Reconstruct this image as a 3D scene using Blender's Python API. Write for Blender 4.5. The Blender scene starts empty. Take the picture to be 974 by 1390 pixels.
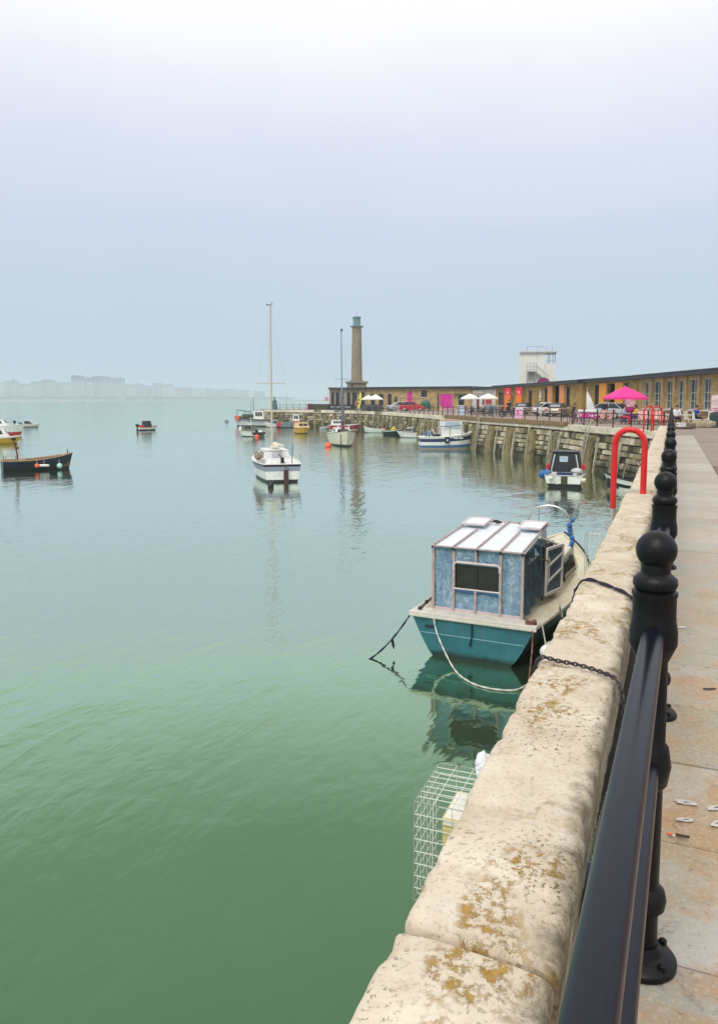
import bpy, bmesh, math, random
from mathutils import Vector, Matrix, noise, Euler
R = math.radians
random.seed(7)
sc = bpy.context.scene
C = sc.collection
# ------------------------------------------------------------------ camera numbers (photo 974 x 1390, its own centre at 487,650)
CAMZ, FPX, HOR = 4.45, 1060.0, 543.0
PITCH = math.atan((650 - HOR) / FPX)
YAW = math.atan((917.5 - 487) / FPX * math.cos(PITCH))
DECK = CAMZ - 1.72
fh = Vector((-math.sin(YAW), math.cos(YAW), 0)); rh = Vector((math.cos(YAW), math.sin(YAW), 0))
def site(u, d, z=0.0):
    """point at forward distance d seen in column u"""
    p = fh * d + rh * (d * (u - 487) / FPX * math.cos(PITCH))
    return Vector((p.x, p.y, z))
def ray(v):
    r = (650 - v) / FPX; return math.cos(PITCH) + math.sin(PITCH) * r, math.sin(PITCH) - math.cos(PITCH) * r
def dist(v, z):
    h, d = ray(v); return (CAMZ - z) * h / d
def pt(u, v, z):
    h, d = ray(v); f = (CAMZ - z) * h / d; p = fh * f + rh * (f * (u - 487) / FPX / h); return Vector((p.x, p.y, z))
def zat(v, d): return CAMZ - (v - HOR) * d / FPX
def face(u): return YAW - math.atan((u - 487) / FPX)      # z rotation that points local +y away from the camera
# ------------------------------------------------------------------ materials
MATS = {}
def nodes(name):
    m = bpy.data.materials.new(name); m.use_nodes = True
    nt = m.node_tree; b = nt.nodes['Principled BSDF']
    return m, nt, nt.nodes, nt.links, b
def mixc(nt, fac, a, b, mode='MIX'):
    n = nt.nodes.new('ShaderNodeMix'); n.data_type = 'RGBA'; n.blend_type = mode
    for s, v in ((0, fac), (6, a), (7, b)):
        if hasattr(v, 'is_linked') or isinstance(v, bpy.types.NodeSocket): nt.links.new(v, n.inputs[s])
        elif s == 0: n.inputs[0].default_value = v
        else: n.inputs[s].default_value = (*v[:3], 1)
    return n.outputs[2]
def noi(nt, vec, scale, detail=3, rough=.6, dist_=0):
    n = nt.nodes.new('ShaderNodeTexNoise'); n.inputs['Scale'].default_value = scale
    n.inputs['Detail'].default_value = detail; n.inputs['Roughness'].default_value = rough; n.inputs['Distortion'].default_value = dist_
    if vec: nt.links.new(vec, n.inputs['Vector'])
    return n.outputs['Fac']
def ramp(nt, fac, stops, interp='LINEAR'):
    n = nt.nodes.new('ShaderNodeValToRGB'); n.color_ramp.interpolation = interp
    e = n.color_ramp.elements
    while len(e) < len(stops): e.new(.5)
    for k, (p, c) in enumerate(stops):
        e[k].position = p; e[k].color = (*c, 1) if not isinstance(c, (int, float)) else (c, c, c, 1)
    nt.links.new(fac, n.inputs[0]); return n.outputs[0]
def math_(nt, op, a, b=0.0):
    n = nt.nodes.new('ShaderNodeMath'); n.operation = op
    for k, v in enumerate((a, b)):
        if isinstance(v, bpy.types.NodeSocket): nt.links.new(v, n.inputs[k])
        else: n.inputs[k].default_value = v
    return n.outputs[0]
def coords(nt, kind='Object'):
    return nt.nodes.new('ShaderNodeTexCoord').outputs[kind]
def mapped(nt, vec, s):
    n = nt.nodes.new('ShaderNodeMapping'); n.inputs['Scale'].default_value = s; nt.links.new(vec, n.inputs[0]); return n.outputs[0]
def bump(nt, b, h, strength, dist_=.01):
    n = nt.nodes.new('ShaderNodeBump'); n.inputs['Strength'].default_value = strength; n.inputs['Distance'].default_value = dist_
    nt.links.new(h, n.inputs['Height']); nt.links.new(n.outputs[0], b.inputs['Normal'])
def mat(name, col, rough=.55, var=.14, scale=5.0, metal=0.0, bmp=0.0, dirt=None, island=0.0, spec=None):
    """plain weathered surface: colour with patchy variation, optional dirt (colour, amount, scale)"""
    if name in MATS: return MATS[name]
    m, nt, N, L, b = nodes(name)
    v = coords(nt)
    n1 = noi(nt, v, scale, 5, .65)
    lo = [c * (1 - var) for c in col]; hi = [min(1, c * (1 + var)) for c in col]
    c = mixc(nt, ramp(nt, n1, [(.3, 0.0), (.7, 1.0)]), lo, hi)
    if island:
        g = N.new('ShaderNodeNewGeometry').outputs['Random Per Island']
        k = ramp(nt, g, [(0, 1 - island), (1, 1 + island)])
        k2 = math_(nt, 'MULTIPLY_ADD', g, 2 * island); k2.node.inputs[2].default_value = 1 - island
        cc = N.new('ShaderNodeCombineColor')
        for q in range(3): L.new(k2, cc.inputs[q])
        c = mixc(nt, 1.0, c, cc.outputs[0], 'MULTIPLY')
    if dirt:
        dn = noi(nt, v, dirt[2], 6, .7, .6)
        c = mixc(nt, math_(nt, 'MULTIPLY', ramp(nt, dn, [(.48, 0.0), (.68, 1.0)]), dirt[1]), c, dirt[0])
    L.new(c, b.inputs['Base Color'])
    b.inputs['Roughness'].default_value = rough; b.inputs['Metallic'].default_value = metal
    if spec is not None: b.inputs['Specular IOR Level'].default_value = spec
    if bmp: bump(nt, b, noi(nt, v, scale * 5, 4), bmp, .02)
    MATS[name] = m; return m
GRIME = (.07, .055, .04)
white = mat('white_gelcoat', (.78, .78, .76), .3, .05, 3, dirt=((.42, .38, .3), .45, 4))
cream = mat('cream_gelcoat', (.74, .70, .57), .4, .07, 3, dirt=((.42, .33, .18), .5, 3))
black = mat('black_paint', (.012, .012, .014), .4, .2)
rubber = mat('black_rubber', (.015, .015, .015), .75, .2)
navy = mat('navy_paint', (.015, .03, .12), .35, .2, 4, dirt=((.05, .06, .08), .4, 5))
midblue = mat('blue_paint', (.03, .13, .32), .4, .2, 4, dirt=((.2, .2, .2), .3, 5))
teal = mat('teal_paint', (.03, .26, .33), .4, .12, 4)
redp = mat('red_paint', (.50, .02, .025), .4, .15, 4, dirt=((.18, .02, .02), .5, 4))
maroon = mat('maroon_paint', (.16, .01, .03), .4, .15)
orange = mat('orange_plastic', (.85, .13, .04), .4, .1)
yellow = mat('yellow_paint', (.62, .36, .02), .4, .12, 4, dirt=((.3, .17, .03), .5, 4))
greyp = mat('grey_paint', (.22, .25, .28), .5, .15, 3, dirt=((.12, .1, .08), .5, 4))
lightgrey = mat('light_grey_paint', (.5, .52, .53), .5, .1, 3, dirt=((.3, .28, .25), .5, 4))
glass = mat('dark_glass', (.012, .016, .018), .08, .3, 2)
steel = mat('steel', (.55, .56, .57), .3, .1, 5, metal=.9)
alu = mat('aluminium', (.62, .63, .64), .4, .1, 5, metal=.7)
wood = mat('weathered_wood', (.26, .19, .13), .7, .3, 9, bmp=.2)
darkwood = mat('dark_wood', (.06, .042, .03), .7, .3, 9)
rope_white = mat('white_rope', (.6, .58, .52), .9, .15, 40)
rope_black = mat('black_rope', (.02, .02, .035), .9, .3, 40)
rope_blue = mat('blue_rope', (.04, .16, .42), .9, .2, 40)
rope_brown = mat('brown_rope', (.2, .09, .06), .9, .3, 40)
skin = mat('skin', (.5, .3, .22), .55, .06)
hairm = mat('hair', (.04, .025, .018), .7, .2)
# ------------------------------------------------------------------ mesh collector
class MB:
    def __init__(s): s.v = []; s.f = []; s.m = []; s.mi = 0; s.M = None
    def add(s, vs, fs):
        o = len(s.v)
        for p in vs:
            p = Vector(p); s.v.append(s.M @ p if s.M else p)
        for f in fs: s.f.append([o + i for i in f]); s.m.append(s.mi)
        return s
    def box(s, cx, cy, cz, sx, sy, sz, rz=0.0, rx=0.0, ry=0.0):
        E_ = Euler((rx, ry, rz)).to_matrix(); c = Vector((cx, cy, cz))
        vs = [c + E_ @ Vector((x * sx / 2, y * sy / 2, z * sz / 2)) for z in (-1, 1) for y in (-1, 1) for x in (-1, 1)]
        return s.add(vs, [(0, 2, 3, 1), (4, 5, 7, 6), (0, 1, 5, 4), (2, 6, 7, 3), (0, 4, 6, 2), (1, 3, 7, 5)])
    def loft(s, rings, caps=True, closed=True):
        n = len(rings[0]); vs = [p for r in rings for p in r]; fs = []
        for i in range(len(rings) - 1):
            for j in range(n if closed else n - 1):
                k = (j + 1) % n
                fs.append((i * n + j, i * n + k, (i + 1) * n + k, (i + 1) * n + j))
        if caps: fs += [tuple(range(n))[::-1], tuple((len(rings) - 1) * n + j for j in range(n))]
        return s.add(vs, fs)
    def tube(s, pts, r, n=6, closed=False):
        pts = [Vector(p) for p in pts]; rs = r if isinstance(r, (list, tuple)) else [r] * len(pts); rings = []
        t0 = None
        for i, p in enumerate(pts):
            a = pts[(i - 1) % len(pts)] if (i or closed) else p; b = pts[(i + 1) % len(pts)] if (i < len(pts) - 1 or closed) else p
            t = (b - a).normalized()
            if t0 is None:
                x = t.orthogonal().normalized()
            else:
                x = (x - t * x.dot(t)).normalized()
            t0 = t; y = t.cross(x)
            rings.append([p + (x * math.cos(q * 2 * math.pi / n) + y * math.sin(q * 2 * math.pi / n)) * rs[i] for q in range(n)])
        if closed: rings.append(rings[0])
        return s.loft(rings, caps=not closed)
    def lathe(s, prof, c=(0, 0, 0), n=12):
        c = Vector(c)
        return s.loft([[c + Vector((r * math.cos(q * 2 * math.pi / n), r * math.sin(q * 2 * math.pi / n), z)) for q in range(n)] for r, z in prof])
    def ball(s, c, r, n=10, m=7, sx=1, sy=1, sz=1):
        c = Vector(c)
        return s.loft([[c + Vector((r * sx * math.sin(a) * math.cos(q * 2 * math.pi / n), r * sy * math.sin(a) * math.sin(q * 2 * math.pi / n), -r * sz * math.cos(a))) for q in range(n)]
                       for a in [max(.04, min(math.pi - .04, math.pi * k / m)) for k in range(m + 1)]])
    def prism(s, poly, a, b, axis='z'):
        f = {'z': lambda p, t: (p[0], p[1], t), 'x': lambda p, t: (t, p[0], p[1]), 'y': lambda p, t: (p[0], t, p[1])}[axis]
        return s.loft([[f(p, a) for p in poly], [f(p, b) for p in poly]])
    def quad(s, *p): return s.add(p, [tuple(range(len(p)))])
    def build(s, name, mats, parent=None, smooth=False, bevel=0.0, fix=True, seg=2):
        me = bpy.data.meshes.new(name); me.from_pydata([tuple(p) for p in s.v], [], s.f)
        if not isinstance(mats, (list, tuple)): mats = [mats]
        for m in mats: me.materials.append(m)
        me.polygons.foreach_set('material_index', s.m)
        if fix or bevel:
            bm = bmesh.new(); bm.from_mesh(me)
            if fix: bmesh.ops.recalc_face_normals(bm, faces=bm.faces)
            if bevel: bmesh.ops.bevel(bm, geom=[e for e in bm.edges if e.is_manifold and e.calc_face_angle(0) > .5], offset=bevel, segments=seg, affect='EDGES', profile=.6, clamp_overlap=True)
            bm.to_mesh(me); bm.free()
        if smooth:
            me.polygons.foreach_set('use_smooth', [True] * len(me.polygons)); me.set_sharp_from_angle(angle=R(38))
        o = bpy.data.objects.new(name, me); C.objects.link(o)
        if parent: o.parent = parent
        return o
def tag(o, label, cat, group=None):
    o['label'] = label; o['category'] = cat
    if group: o['group'] = group
    return o
def thing(name, label, cat, loc=(0, 0, 0), rz=0.0, group=None):
    o = bpy.data.objects.new(name, None); C.objects.link(o); o.empty_display_size = .2
    o.location = loc; o.rotation_euler = (0, 0, rz)
    return tag(o, label, cat, group)
def struct(o, kind='structure'): o['kind'] = kind; return o
def dup(o, loc, rz, label=None, parent=None):
    c = o.copy(); C.objects.link(c)
    if parent is None: c.location = loc; c.rotation_euler = (0, 0, rz)
    else: c.parent = parent
    if label: c['label'] = label
    for ch in o.children: dup(ch, None, None, None, c)
    return c
def arch(p, q, h, axis=Vector((0, 0, 1)), n=12):
    """half-round points from p to q bulging by h"""
    p = Vector(p); q = Vector(q)
    return [(p + q) / 2 + (p - q) / 2 * math.cos(math.pi * k / n) + axis * h * math.sin(math.pi * k / n) for k in range(n + 1)]
def sag(p, q, d, n=12):
    p = Vector(p); q = Vector(q)
    return [p.lerp(q, k / n) - Vector((0, 0, d * 4 * (k / n) * (1 - k / n))) for k in range(n + 1)]
# ------------------------------------------------------------------ camera, light, air
cam = bpy.data.cameras.new('camera'); co = bpy.data.objects.new('camera', cam); C.objects.link(co)
co.location = (0, 0, CAMZ); co.rotation_euler = (math.pi / 2 - PITCH, 0, YAW)
cam.sensor_fit = 'VERTICAL'; cam.sensor_height = 36; cam.lens = FPX / 1390 * 36; cam.shift_y = -45 / 1390
cam.clip_start = .05; cam.clip_end = 9000
sc.camera = co
W = bpy.data.worlds.new('World'); sc.world = W; W.use_nodes = True
nt = W.node_tree; N = nt.nodes; bg = N['Background']; out = N['World Output']
SUN_EL, SUN_AZ = 50, 184          # degrees; the sun sits behind the cloud, behind the camera
sky = N.new('ShaderNodeTexSky'); sky.sky_type = 'NISHITA'; sky.sun_disc = False
sky.sun_elevation = R(SUN_EL); sky.sun_rotation = R(SUN_AZ); sky.air_density = 1.5; sky.dust_density = 4
nt.links.new(sky.outputs[0], bg.inputs[0]); bg.inputs[1].default_value = .07
tc = coords(nt, 'Generated'); sx = N.new('ShaderNodeSeparateXYZ'); nt.links.new(tc, sx.inputs[0])
cl = noi(nt, mapped(nt, tc, (1, 1, 3)), 2.2, 4, .5, .4)
el = math_(nt, 'ADD', sx.outputs[2], math_(nt, 'MULTIPLY', math_(nt, 'SUBTRACT', cl, .5), .10))
cr = ramp(nt, el, [(0, (.455, .555, .665)), (.08, (.46, .56, .67)), (.2, (.53, .60, .725)), (.30, (.65, .685, .80)), (.42, (.88, .875, .90)), (.6, (1, .985, .97)), (1, (1, .985, .965))])
bg2 = N.new('ShaderNodeBackground'); nt.links.new(cr, bg2.inputs[0]); bg2.inputs[1].default_value = 1.03
mx = N.new('ShaderNodeMixShader'); mx.inputs[0].default_value = .93
nt.links.new(bg.outputs[0], mx.inputs[1]); nt.links.new(bg2.outputs[0], mx.inputs[2]); nt.links.new(mx.outputs[0], out.inputs[0])
sl = bpy.data.lights.new('sun', 'SUN'); sl.energy = 1.5; sl.angle = R(24); sl.color = (1, .955, .88)
so = bpy.data.objects.new('sun', sl); C.objects.link(so)
az = R(SUN_AZ); sdir = Vector((math.sin(az) * math.cos(R(SUN_EL)), math.cos(az) * math.cos(R(SUN_EL)), math.sin(R(SUN_EL))))
so.rotation_euler = sdir.to_track_quat('Z', 'Y').to_euler(); so.location = (0, 0, 40)
vs = sc.view_settings; vs.view_transform = 'Standard'; vs.look = 'None'; vs.gamma = 1; vs.exposure = 0.24
try: vs.use_curve_mapping = False
except Exception: pass
cy = sc.cycles; cy.use_denoising = True; cy.max_bounces = 6; cy.diffuse_bounces = 3; cy.glossy_bounces = 3; cy.transmission_bounces = 4; cy.volume_bounces = 2; cy.transparent_max_bounces = 8
try: cy.denoiser = 'OPENIMAGEDENOISE'
except Exception: pass
# haze: one box of thin even air
hz = MB().box(0, 0, 29.5, 8000, 8000, 61).build('haze', [], fix=True)
m, nt, N, L, b = nodes('haze_air'); N.remove(b)
pv = N.new('ShaderNodeVolumePrincipled'); pv.inputs['Color'].default_value = (.76, .865, .955, 1); pv.inputs['Density'].default_value = .00045
L.new(pv.outputs[0], N['Material Output'].inputs['Volume'])
try: m.cycles.homogeneous_volume = True
except Exception: pass
hz.data.materials.append(m); struct(hz, 'stuff')
# ------------------------------------------------------------------ water
m, nt, N, L, b = nodes('harbour_water')
v = coords(nt)
c = mixc(nt, ramp(nt, noi(nt, v, .09, 4, .6, .5), [(.35, 0.0), (.65, 1.0)]), (.022, .040, .022), (.034, .056, .032))
w1 = noi(nt, mapped(nt, v, (1.0, .45, 1)), 1.1, 3, .55, .6); w2 = noi(nt, mapped(nt, v, (1, .6, 1)), 4.5, 2, .5, .5)
calm = ramp(nt, noi(nt, v, .05, 2), [(.4, .35), (.62, 1.0)])
hgt = math_(nt, 'MULTIPLY', math_(nt, 'ADD', math_(nt, 'MULTIPLY', w1, 1.0), math_(nt, 'MULTIPLY', w2, .30)), calm)
bn_ = N.new('ShaderNodeBump'); bn_.inputs['Strength'].default_value = 1.0; bn_.inputs['Distance'].default_value = .05; L.new(hgt, bn_.inputs['Height'])
df = N.new('ShaderNodeBsdfDiffuse'); L.new(c, df.inputs['Color'])
gl = N.new('ShaderNodeBsdfGlossy'); gl.inputs['Color'].default_value = (.86, .985, .90, 1); gl.inputs['Roughness'].default_value = .07; L.new(bn_.outputs[0], gl.inputs['Normal'])
fr_ = N.new('ShaderNodeFresnel'); fr_.inputs[0].default_value = 1.33; L.new(bn_.outputs[0], fr_.inputs['Normal'])
fc = ramp(nt, fr_.outputs[0], [(0.02, .12), (.06, .195), (.14, .60), (.39, .84), (.62, .92), (1, 1.0)])
L.new(ramp(nt, fr_.outputs[0], [(.03, (.49, .99, .53)), (.10, (.66, .99, .68)), (.2, (.82, .99, .83)), (.5, (.90, .97, .90))]), gl.inputs['Color'])
mx_ = N.new('ShaderNodeMixShader'); L.new(fc, mx_.inputs[0]); L.new(df.outputs[0], mx_.inputs[1]); L.new(gl.outputs[0], mx_.inputs[2]); L.new(mx_.outputs[0], N['Material Output'].inputs['Surface']); N.remove(b)
wat = MB(); wat.quad((-3900, -3900, 0), (3900, -3900, 0), (3900, 3900, 0), (-3900, 3900, 0))
struct(wat.build('water', m, fix=False))
# ------------------------------------------------------------------ the quay line: near quay straight, then the curving arm
QX = -.53
ARM = [Vector((QX, 44.0, 0))] + [site(u, 4.45 * FPX / (v - HOR)) for u, v in
       ((857, 647), (800, 636.5), (740, 624), (663, 612), (612, 602), (560, 592), (500, 583.6), (431, 579.4), (345, 577))]
def smoothline(P, step=1.0):
    out = []
    for i in range(len(P) - 1):
        p0 = P[max(0, i - 1)]; p1 = P[i]; p2 = P[i + 1]; p3 = P[min(len(P) - 1, i + 2)]
        n = max(2, int((p2 - p1).length / step))
        for k in range(n):
            t = k / n
            out.append(.5 * ((2 * p1) + (p2 - p0) * t + (2 * p0 - 5 * p1 + 4 * p2 - p3) * t * t + (3 * p1 - p0 - 3 * p2 + p3) * t ** 3))
    out.append(P[-1]); return out
ARMS = smoothline(ARM)
class Path:
    def __init__(s, P):
        s.P = P; s.L = [0]
        for a, b in zip(P, P[1:]): s.L.append(s.L[-1] + (b - a).length)
        s.len = s.L[-1]
    def at(s, t):
        t = max(0, min(s.len - 1e-4, t)); i = 0
        while s.L[i + 1] < t: i += 1
        a, b = s.P[i], s.P[i + 1]; d = (b - a).normalized()
        p = a.lerp(b, (t - s.L[i]) / (s.L[i + 1] - s.L[i]))
        return p, d, Vector((-d.y, d.x, 0))          # point, direction, outward (water side)
    def find(s, u):
        """arc length where the line is seen in column u"""
        best = None; t = 0
        while t < s.len:
            p = s.at(t)[0]; q = 487 + FPX * p.dot(rh) / (p.dot(fh) * math.cos(PITCH))
            if best is None or abs(q - u) < best[0]: best = (abs(q - u), t)
            t += .1
        return best[1]
arm = Path(ARMS)
# ------------------------------------------------------------------ setting materials
def bend(y): return -.005 * max(0, y - 8)
def stone_mat():
    m, nt, N, L, b = nodes('coping_limestone'); v = coords(nt)
    base = mixc(nt, ramp(nt, noi(nt, v, 3.2, 6, .68, .3), [(.32, 0.0), (.66, 1.0)]), (.53, .43, .31), (.76, .68, .555))
    isl = N.new('ShaderNodeObjectInfo').outputs['Random']
    base = mixc(nt, math_(nt, 'MULTIPLY', isl, .35), base, (.47, .40, .30))
    # grey-brown weather film, broad
    base = mixc(nt, math_(nt, 'MULTIPLY', ramp(nt, noi(nt, v, 1.7, 6, .72, .8), [(.56, 0.0), (.7, 1.0)]), .4), base, (.38, .32, .23))
    # pale lime bloom
    base = mixc(nt, math_(nt, 'MULTIPLY', ramp(nt, noi(nt, v, 5.1, 5, .6), [(.56, 0.0), (.7, 1.0)]), .6), base, (.70, .65, .57))
    # fine dark pits and specks
    spk = ramp(nt, noi(nt, v, 62, 4, .65), [(.57, 0.0), (.65, 1.0)])
    spm = ramp(nt, noi(nt, v, 2.4, 4, .65, .5), [(.48, 0.0), (.62, 1.0)])
    base = mixc(nt, math_(nt, 'MULTIPLY', math_(nt, 'MULTIPLY', spk, spm), .9), base, (.10, .085, .05))
    # ochre lichen colonies
    lic = ramp(nt, noi(nt, v, 26, 7, .78, .15), [(.50, 0.0), (.56, 1.0)])
    lim = ramp(nt, noi(nt, mapped(nt, v, (1.5, 1, 1)), 1.75, 4, .6, .5), [(.55, 0.0), (.615, 1.0)]); lim.node.inputs[0].links[0].from_node.inputs['Vector'].links[0].from_node.inputs['Location'].default_value = (.20, .06, 0)
    lf = math_(nt, 'MULTIPLY', lic, lim)
    base = mixc(nt, math_(nt, 'MULTIPLY', lf, .9), base, mixc(nt, noi(nt, v, 30, 2), (.17, .085, .012), (.52, .30, .03)))
    # grime and moss along the inner edge
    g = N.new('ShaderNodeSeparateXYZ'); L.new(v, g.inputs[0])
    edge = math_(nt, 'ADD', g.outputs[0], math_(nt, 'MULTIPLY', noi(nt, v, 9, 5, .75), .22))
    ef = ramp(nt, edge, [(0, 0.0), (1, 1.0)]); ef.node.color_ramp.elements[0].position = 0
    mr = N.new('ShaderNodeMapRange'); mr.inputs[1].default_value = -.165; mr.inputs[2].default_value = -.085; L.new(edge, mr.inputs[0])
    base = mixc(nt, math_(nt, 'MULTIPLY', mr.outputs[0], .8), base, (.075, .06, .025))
    L.new(base, b.inputs['Base Color']); b.inputs['Roughness'].default_value = .88; b.inputs['Specular IOR Level'].default_value = .2
    h = math_(nt, 'ADD', noi(nt, v, 24, 6, .7), math_(nt, 'MULTIPLY', math_(nt, 'ADD', lf, spk), -.5))
    bump(nt, b, h, .55, .012)
    return m
STONE = stone_mat()
def slab_mat():
    m, nt, N, L, b = nodes('flagstone'); v = coords(nt)
    g = N.new('ShaderNodeNewGeometry').outputs['Random Per Island']
    base = mixc(nt, g, (.33, .315, .285), (.46, .44, .405))
    sp = N.new('ShaderNodeSeparateXYZ'); L.new(v, sp.inputs[0]); my = N.new('ShaderNodeMapRange'); my.inputs[1].default_value = 9; my.inputs[2].default_value = 3.5; my.inputs[3].default_value = .25; my.inputs[4].default_value = .85; L.new(sp.outputs[1], my.inputs[0])
    base = mixc(nt, math_(nt, 'MULTIPLY', ramp(nt, noi(nt, v, 2.1, 5, .65, .7), [(.43, 0.0), (.6, 1.0)]), my.outputs[0]), base, (.45, .245, .105))
    base = mixc(nt, math_(nt, 'MULTIPLY', ramp(nt, noi(nt, v, 1.1, 4, .6), [(.3, 0.0), (.6, 1.0)]), math_(nt, 'MULTIPLY', my.outputs[0], .75)), base, (.37, .305, .19))
    base = mixc(nt, math_(nt, 'MULTIPLY', ramp(nt, noi(nt, v, 2.3, 5, .65, .4), [(.54, 0.0), (.68, 1.0)]), .6), base, (.31, .315, .23))
    base = mixc(nt, math_(nt, 'MULTIPLY', ramp(nt, noi(nt, v, 7.5, 6, .75, .5), [(.58, 0.0), (.68, 1.0)]), .5), base, (.17, .10, .075))
    base = mixc(nt, math_(nt, 'MULTIPLY', ramp(nt, noi(nt, v, 60, 3, .7), [(.52, 0.0), (.7, 1.0)]), .45), base, (.62, .58, .48))
    base = mixc(nt, math_(nt, 'MULTIPLY', ramp(nt, noi(nt, v, 33, 4, .7), [(.60, 0.0), (.66, 1.0)]), .5), base, (.12, .09, .06))
    L.new(base, b.inputs['Base Color']); b.inputs['Roughness'].default_value = .72; b.inputs['Specular IOR Level'].default_value = .35
    bump(nt, b, math_(nt, 'ADD', noi(nt, v, 30, 6, .7), noi(nt, v, 3, 3)), .35, .008)
    return m
SLAB = slab_mat()
def masonry_mat():
    m, nt, N, L, b = nodes('harbour_masonry'); v = coords(nt)
    g = N.new('ShaderNodeNewGeometry').outputs['Random Per Island']
    base = ramp(nt, g, [(0, (.05, .04, .025)), (.2, (.26, .205, .12)), (.5, (.50, .42, .28)), (.92, (.70, .63, .48)), (1, (.10, .07, .04))])
    base = mixc(nt, math_(nt, 'MULTIPLY', ramp(nt, noi(nt, v, 1.1, 6, .7, .5), [(.44, 0.0), (.62, 1.0)]), .65), base, (.13, .105, .06))
    base = mixc(nt, math_(nt, 'MULTIPLY', ramp(nt, noi(nt, v, 5, 6, .7), [(.5, 0.0), (.66, 1.0)]), .4), base, (.05, .04, .025))
    s = N.new('ShaderNodeSeparateXYZ'); L.new(v, s.inputs[0])
    zz = math_(nt, 'ADD', s.outputs[2], math_(nt, 'MULTIPLY', noi(nt, v, 1.2, 5, .7), 1.1))
    mr = N.new('ShaderNodeMapRange'); mr.inputs[1].default_value = 1.65; mr.inputs[2].default_value = .95; L.new(zz, mr.inputs[0])
    base = mixc(nt, math_(nt, 'MULTIPLY', mr.outputs[0], .85), base, (.03, .034, .016))
    L.new(base, b.inputs['Base Color']); b.inputs['Roughness'].default_value = .85; b.inputs['Specular IOR Level'].default_value = .25
    bump(nt, b, noi(nt, v, 8, 6, .7), .6, .05); return m
MASON = masonry_mat()
mortar = mat('dark_mortar', (.06, .05, .035), .95, .3, 3)
piles = mat('weathered_pile', (.23, .185, .085), .85, .3, 2.2, bmp=.3, dirt=((.035, .03, .013), .85, 1.1))
palepost = mat('pale_post', (.42, .385, .30), .85, .25, 3, dirt=((.1, .09, .05), .7, 2))
kerbwood = mat('timber_kerb', (.20, .125, .045), .8, .3, 3, dirt=((.08, .05, .02), .6, 2))
farcop = mat('arm_coping', (.62, .56, .43), .85, .18, 1.4, bmp=.2, dirt=((.27, .22, .13), .6, 1.5), island=.12)
deckm = mat('quay_surface', (.27, .215, .175), .9, .18, .5, dirt=((.17, .13, .11), .55, .9))
paver = mat('brick_paving', (.215, .155, .135), .85, .2, 3, island=.25)
blk = mat('railing_black_gloss', (.004, .0045, .012), .30, .25, 14, spec=.27)
iron = mat('cast_iron_black', (.0035, .0035, .005), .42, .25, 14, spec=.26, bmp=.12)
# ------------------------------------------------------------------ quay surface
P = [(-.3, -12), (-.3 + bend(44), 43.7)] + [tuple((arm.at(t)[0] - arm.at(t)[2] * .35).xy) for t in range(2, int(arm.len), 3)]
for u, d in ((352, 152), (500, 172), (700, 165), (900, 150), (1200, 140)): P.append(tuple(site(u, d).xy))
P.append((75, 40)); P.append((60, -12))
me = MB().prism(P, -1, DECK)
struct(me.build('quay_deck', deckm))
# flagstone path and the brick paving beside it
sl_ = MB(); ys = [-.6, .3, 1.0, 1.7, 2.4, 3.10, 3.82, 4.55, 5.29, 6.37, 7.24]
while ys[-1] < 40: ys.append(ys[-1] + random.uniform(.6, .95))
for a, c in zip(ys, ys[1:]):
    cuts = [-.12, .98]; random.random()
    for x0, x1 in zip(cuts, cuts[1:]):
        g = .006; k = .035; t = DECK + .03 + random.uniform(-.004, .004); s0 = bend(a); s1 = bend(c)
        n = 4; top = []; 
        q = [(x0 + g + s0, a + g), (x1 - g + s0, a + g - k), (x1 - g + s1, c - g - k), (x0 + g + s1, c - g)]
        sl_.loft([[(x, y, DECK) for x, y in q], [(x, y, t - .006) for x, y in q],
                  [(x + (.006 if i in (0, 3) else -.006), y + (.006 if i < 2 else -.006), t) for i, (x, y) in enumerate(q)]])
struct(sl_.build('flagstone_path', SLAB))
gt = MB(); gt.loft([[Vector((-.24 + bend(y), y, DECK - .1)), Vector((-.24 + bend(y), y, DECK + .012)), Vector((-.125 + bend(y), y, DECK + .008)), Vector((-.125 + bend(y), y, DECK - .1))] for y in (-1, 8, 20, 40)]); struct(gt.build('gap_strip', mat('near_black_strip', (.025, .02, .013), .9, .4, 12)))  # near-black strip laid in the gap between coping and path
pv_ = MB()
for i in range(150):
    for j in range(24):
        y = 4 + i * .24; x = 1.0 + j * .125 + bend(y) + (.06 if i % 2 else 0)
        if y > 22: continue
        pv_.box(x + .06, y + .11, DECK + .012, .118, .226, .024)
struct(pv_.build('brick_paving', paver))
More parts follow.
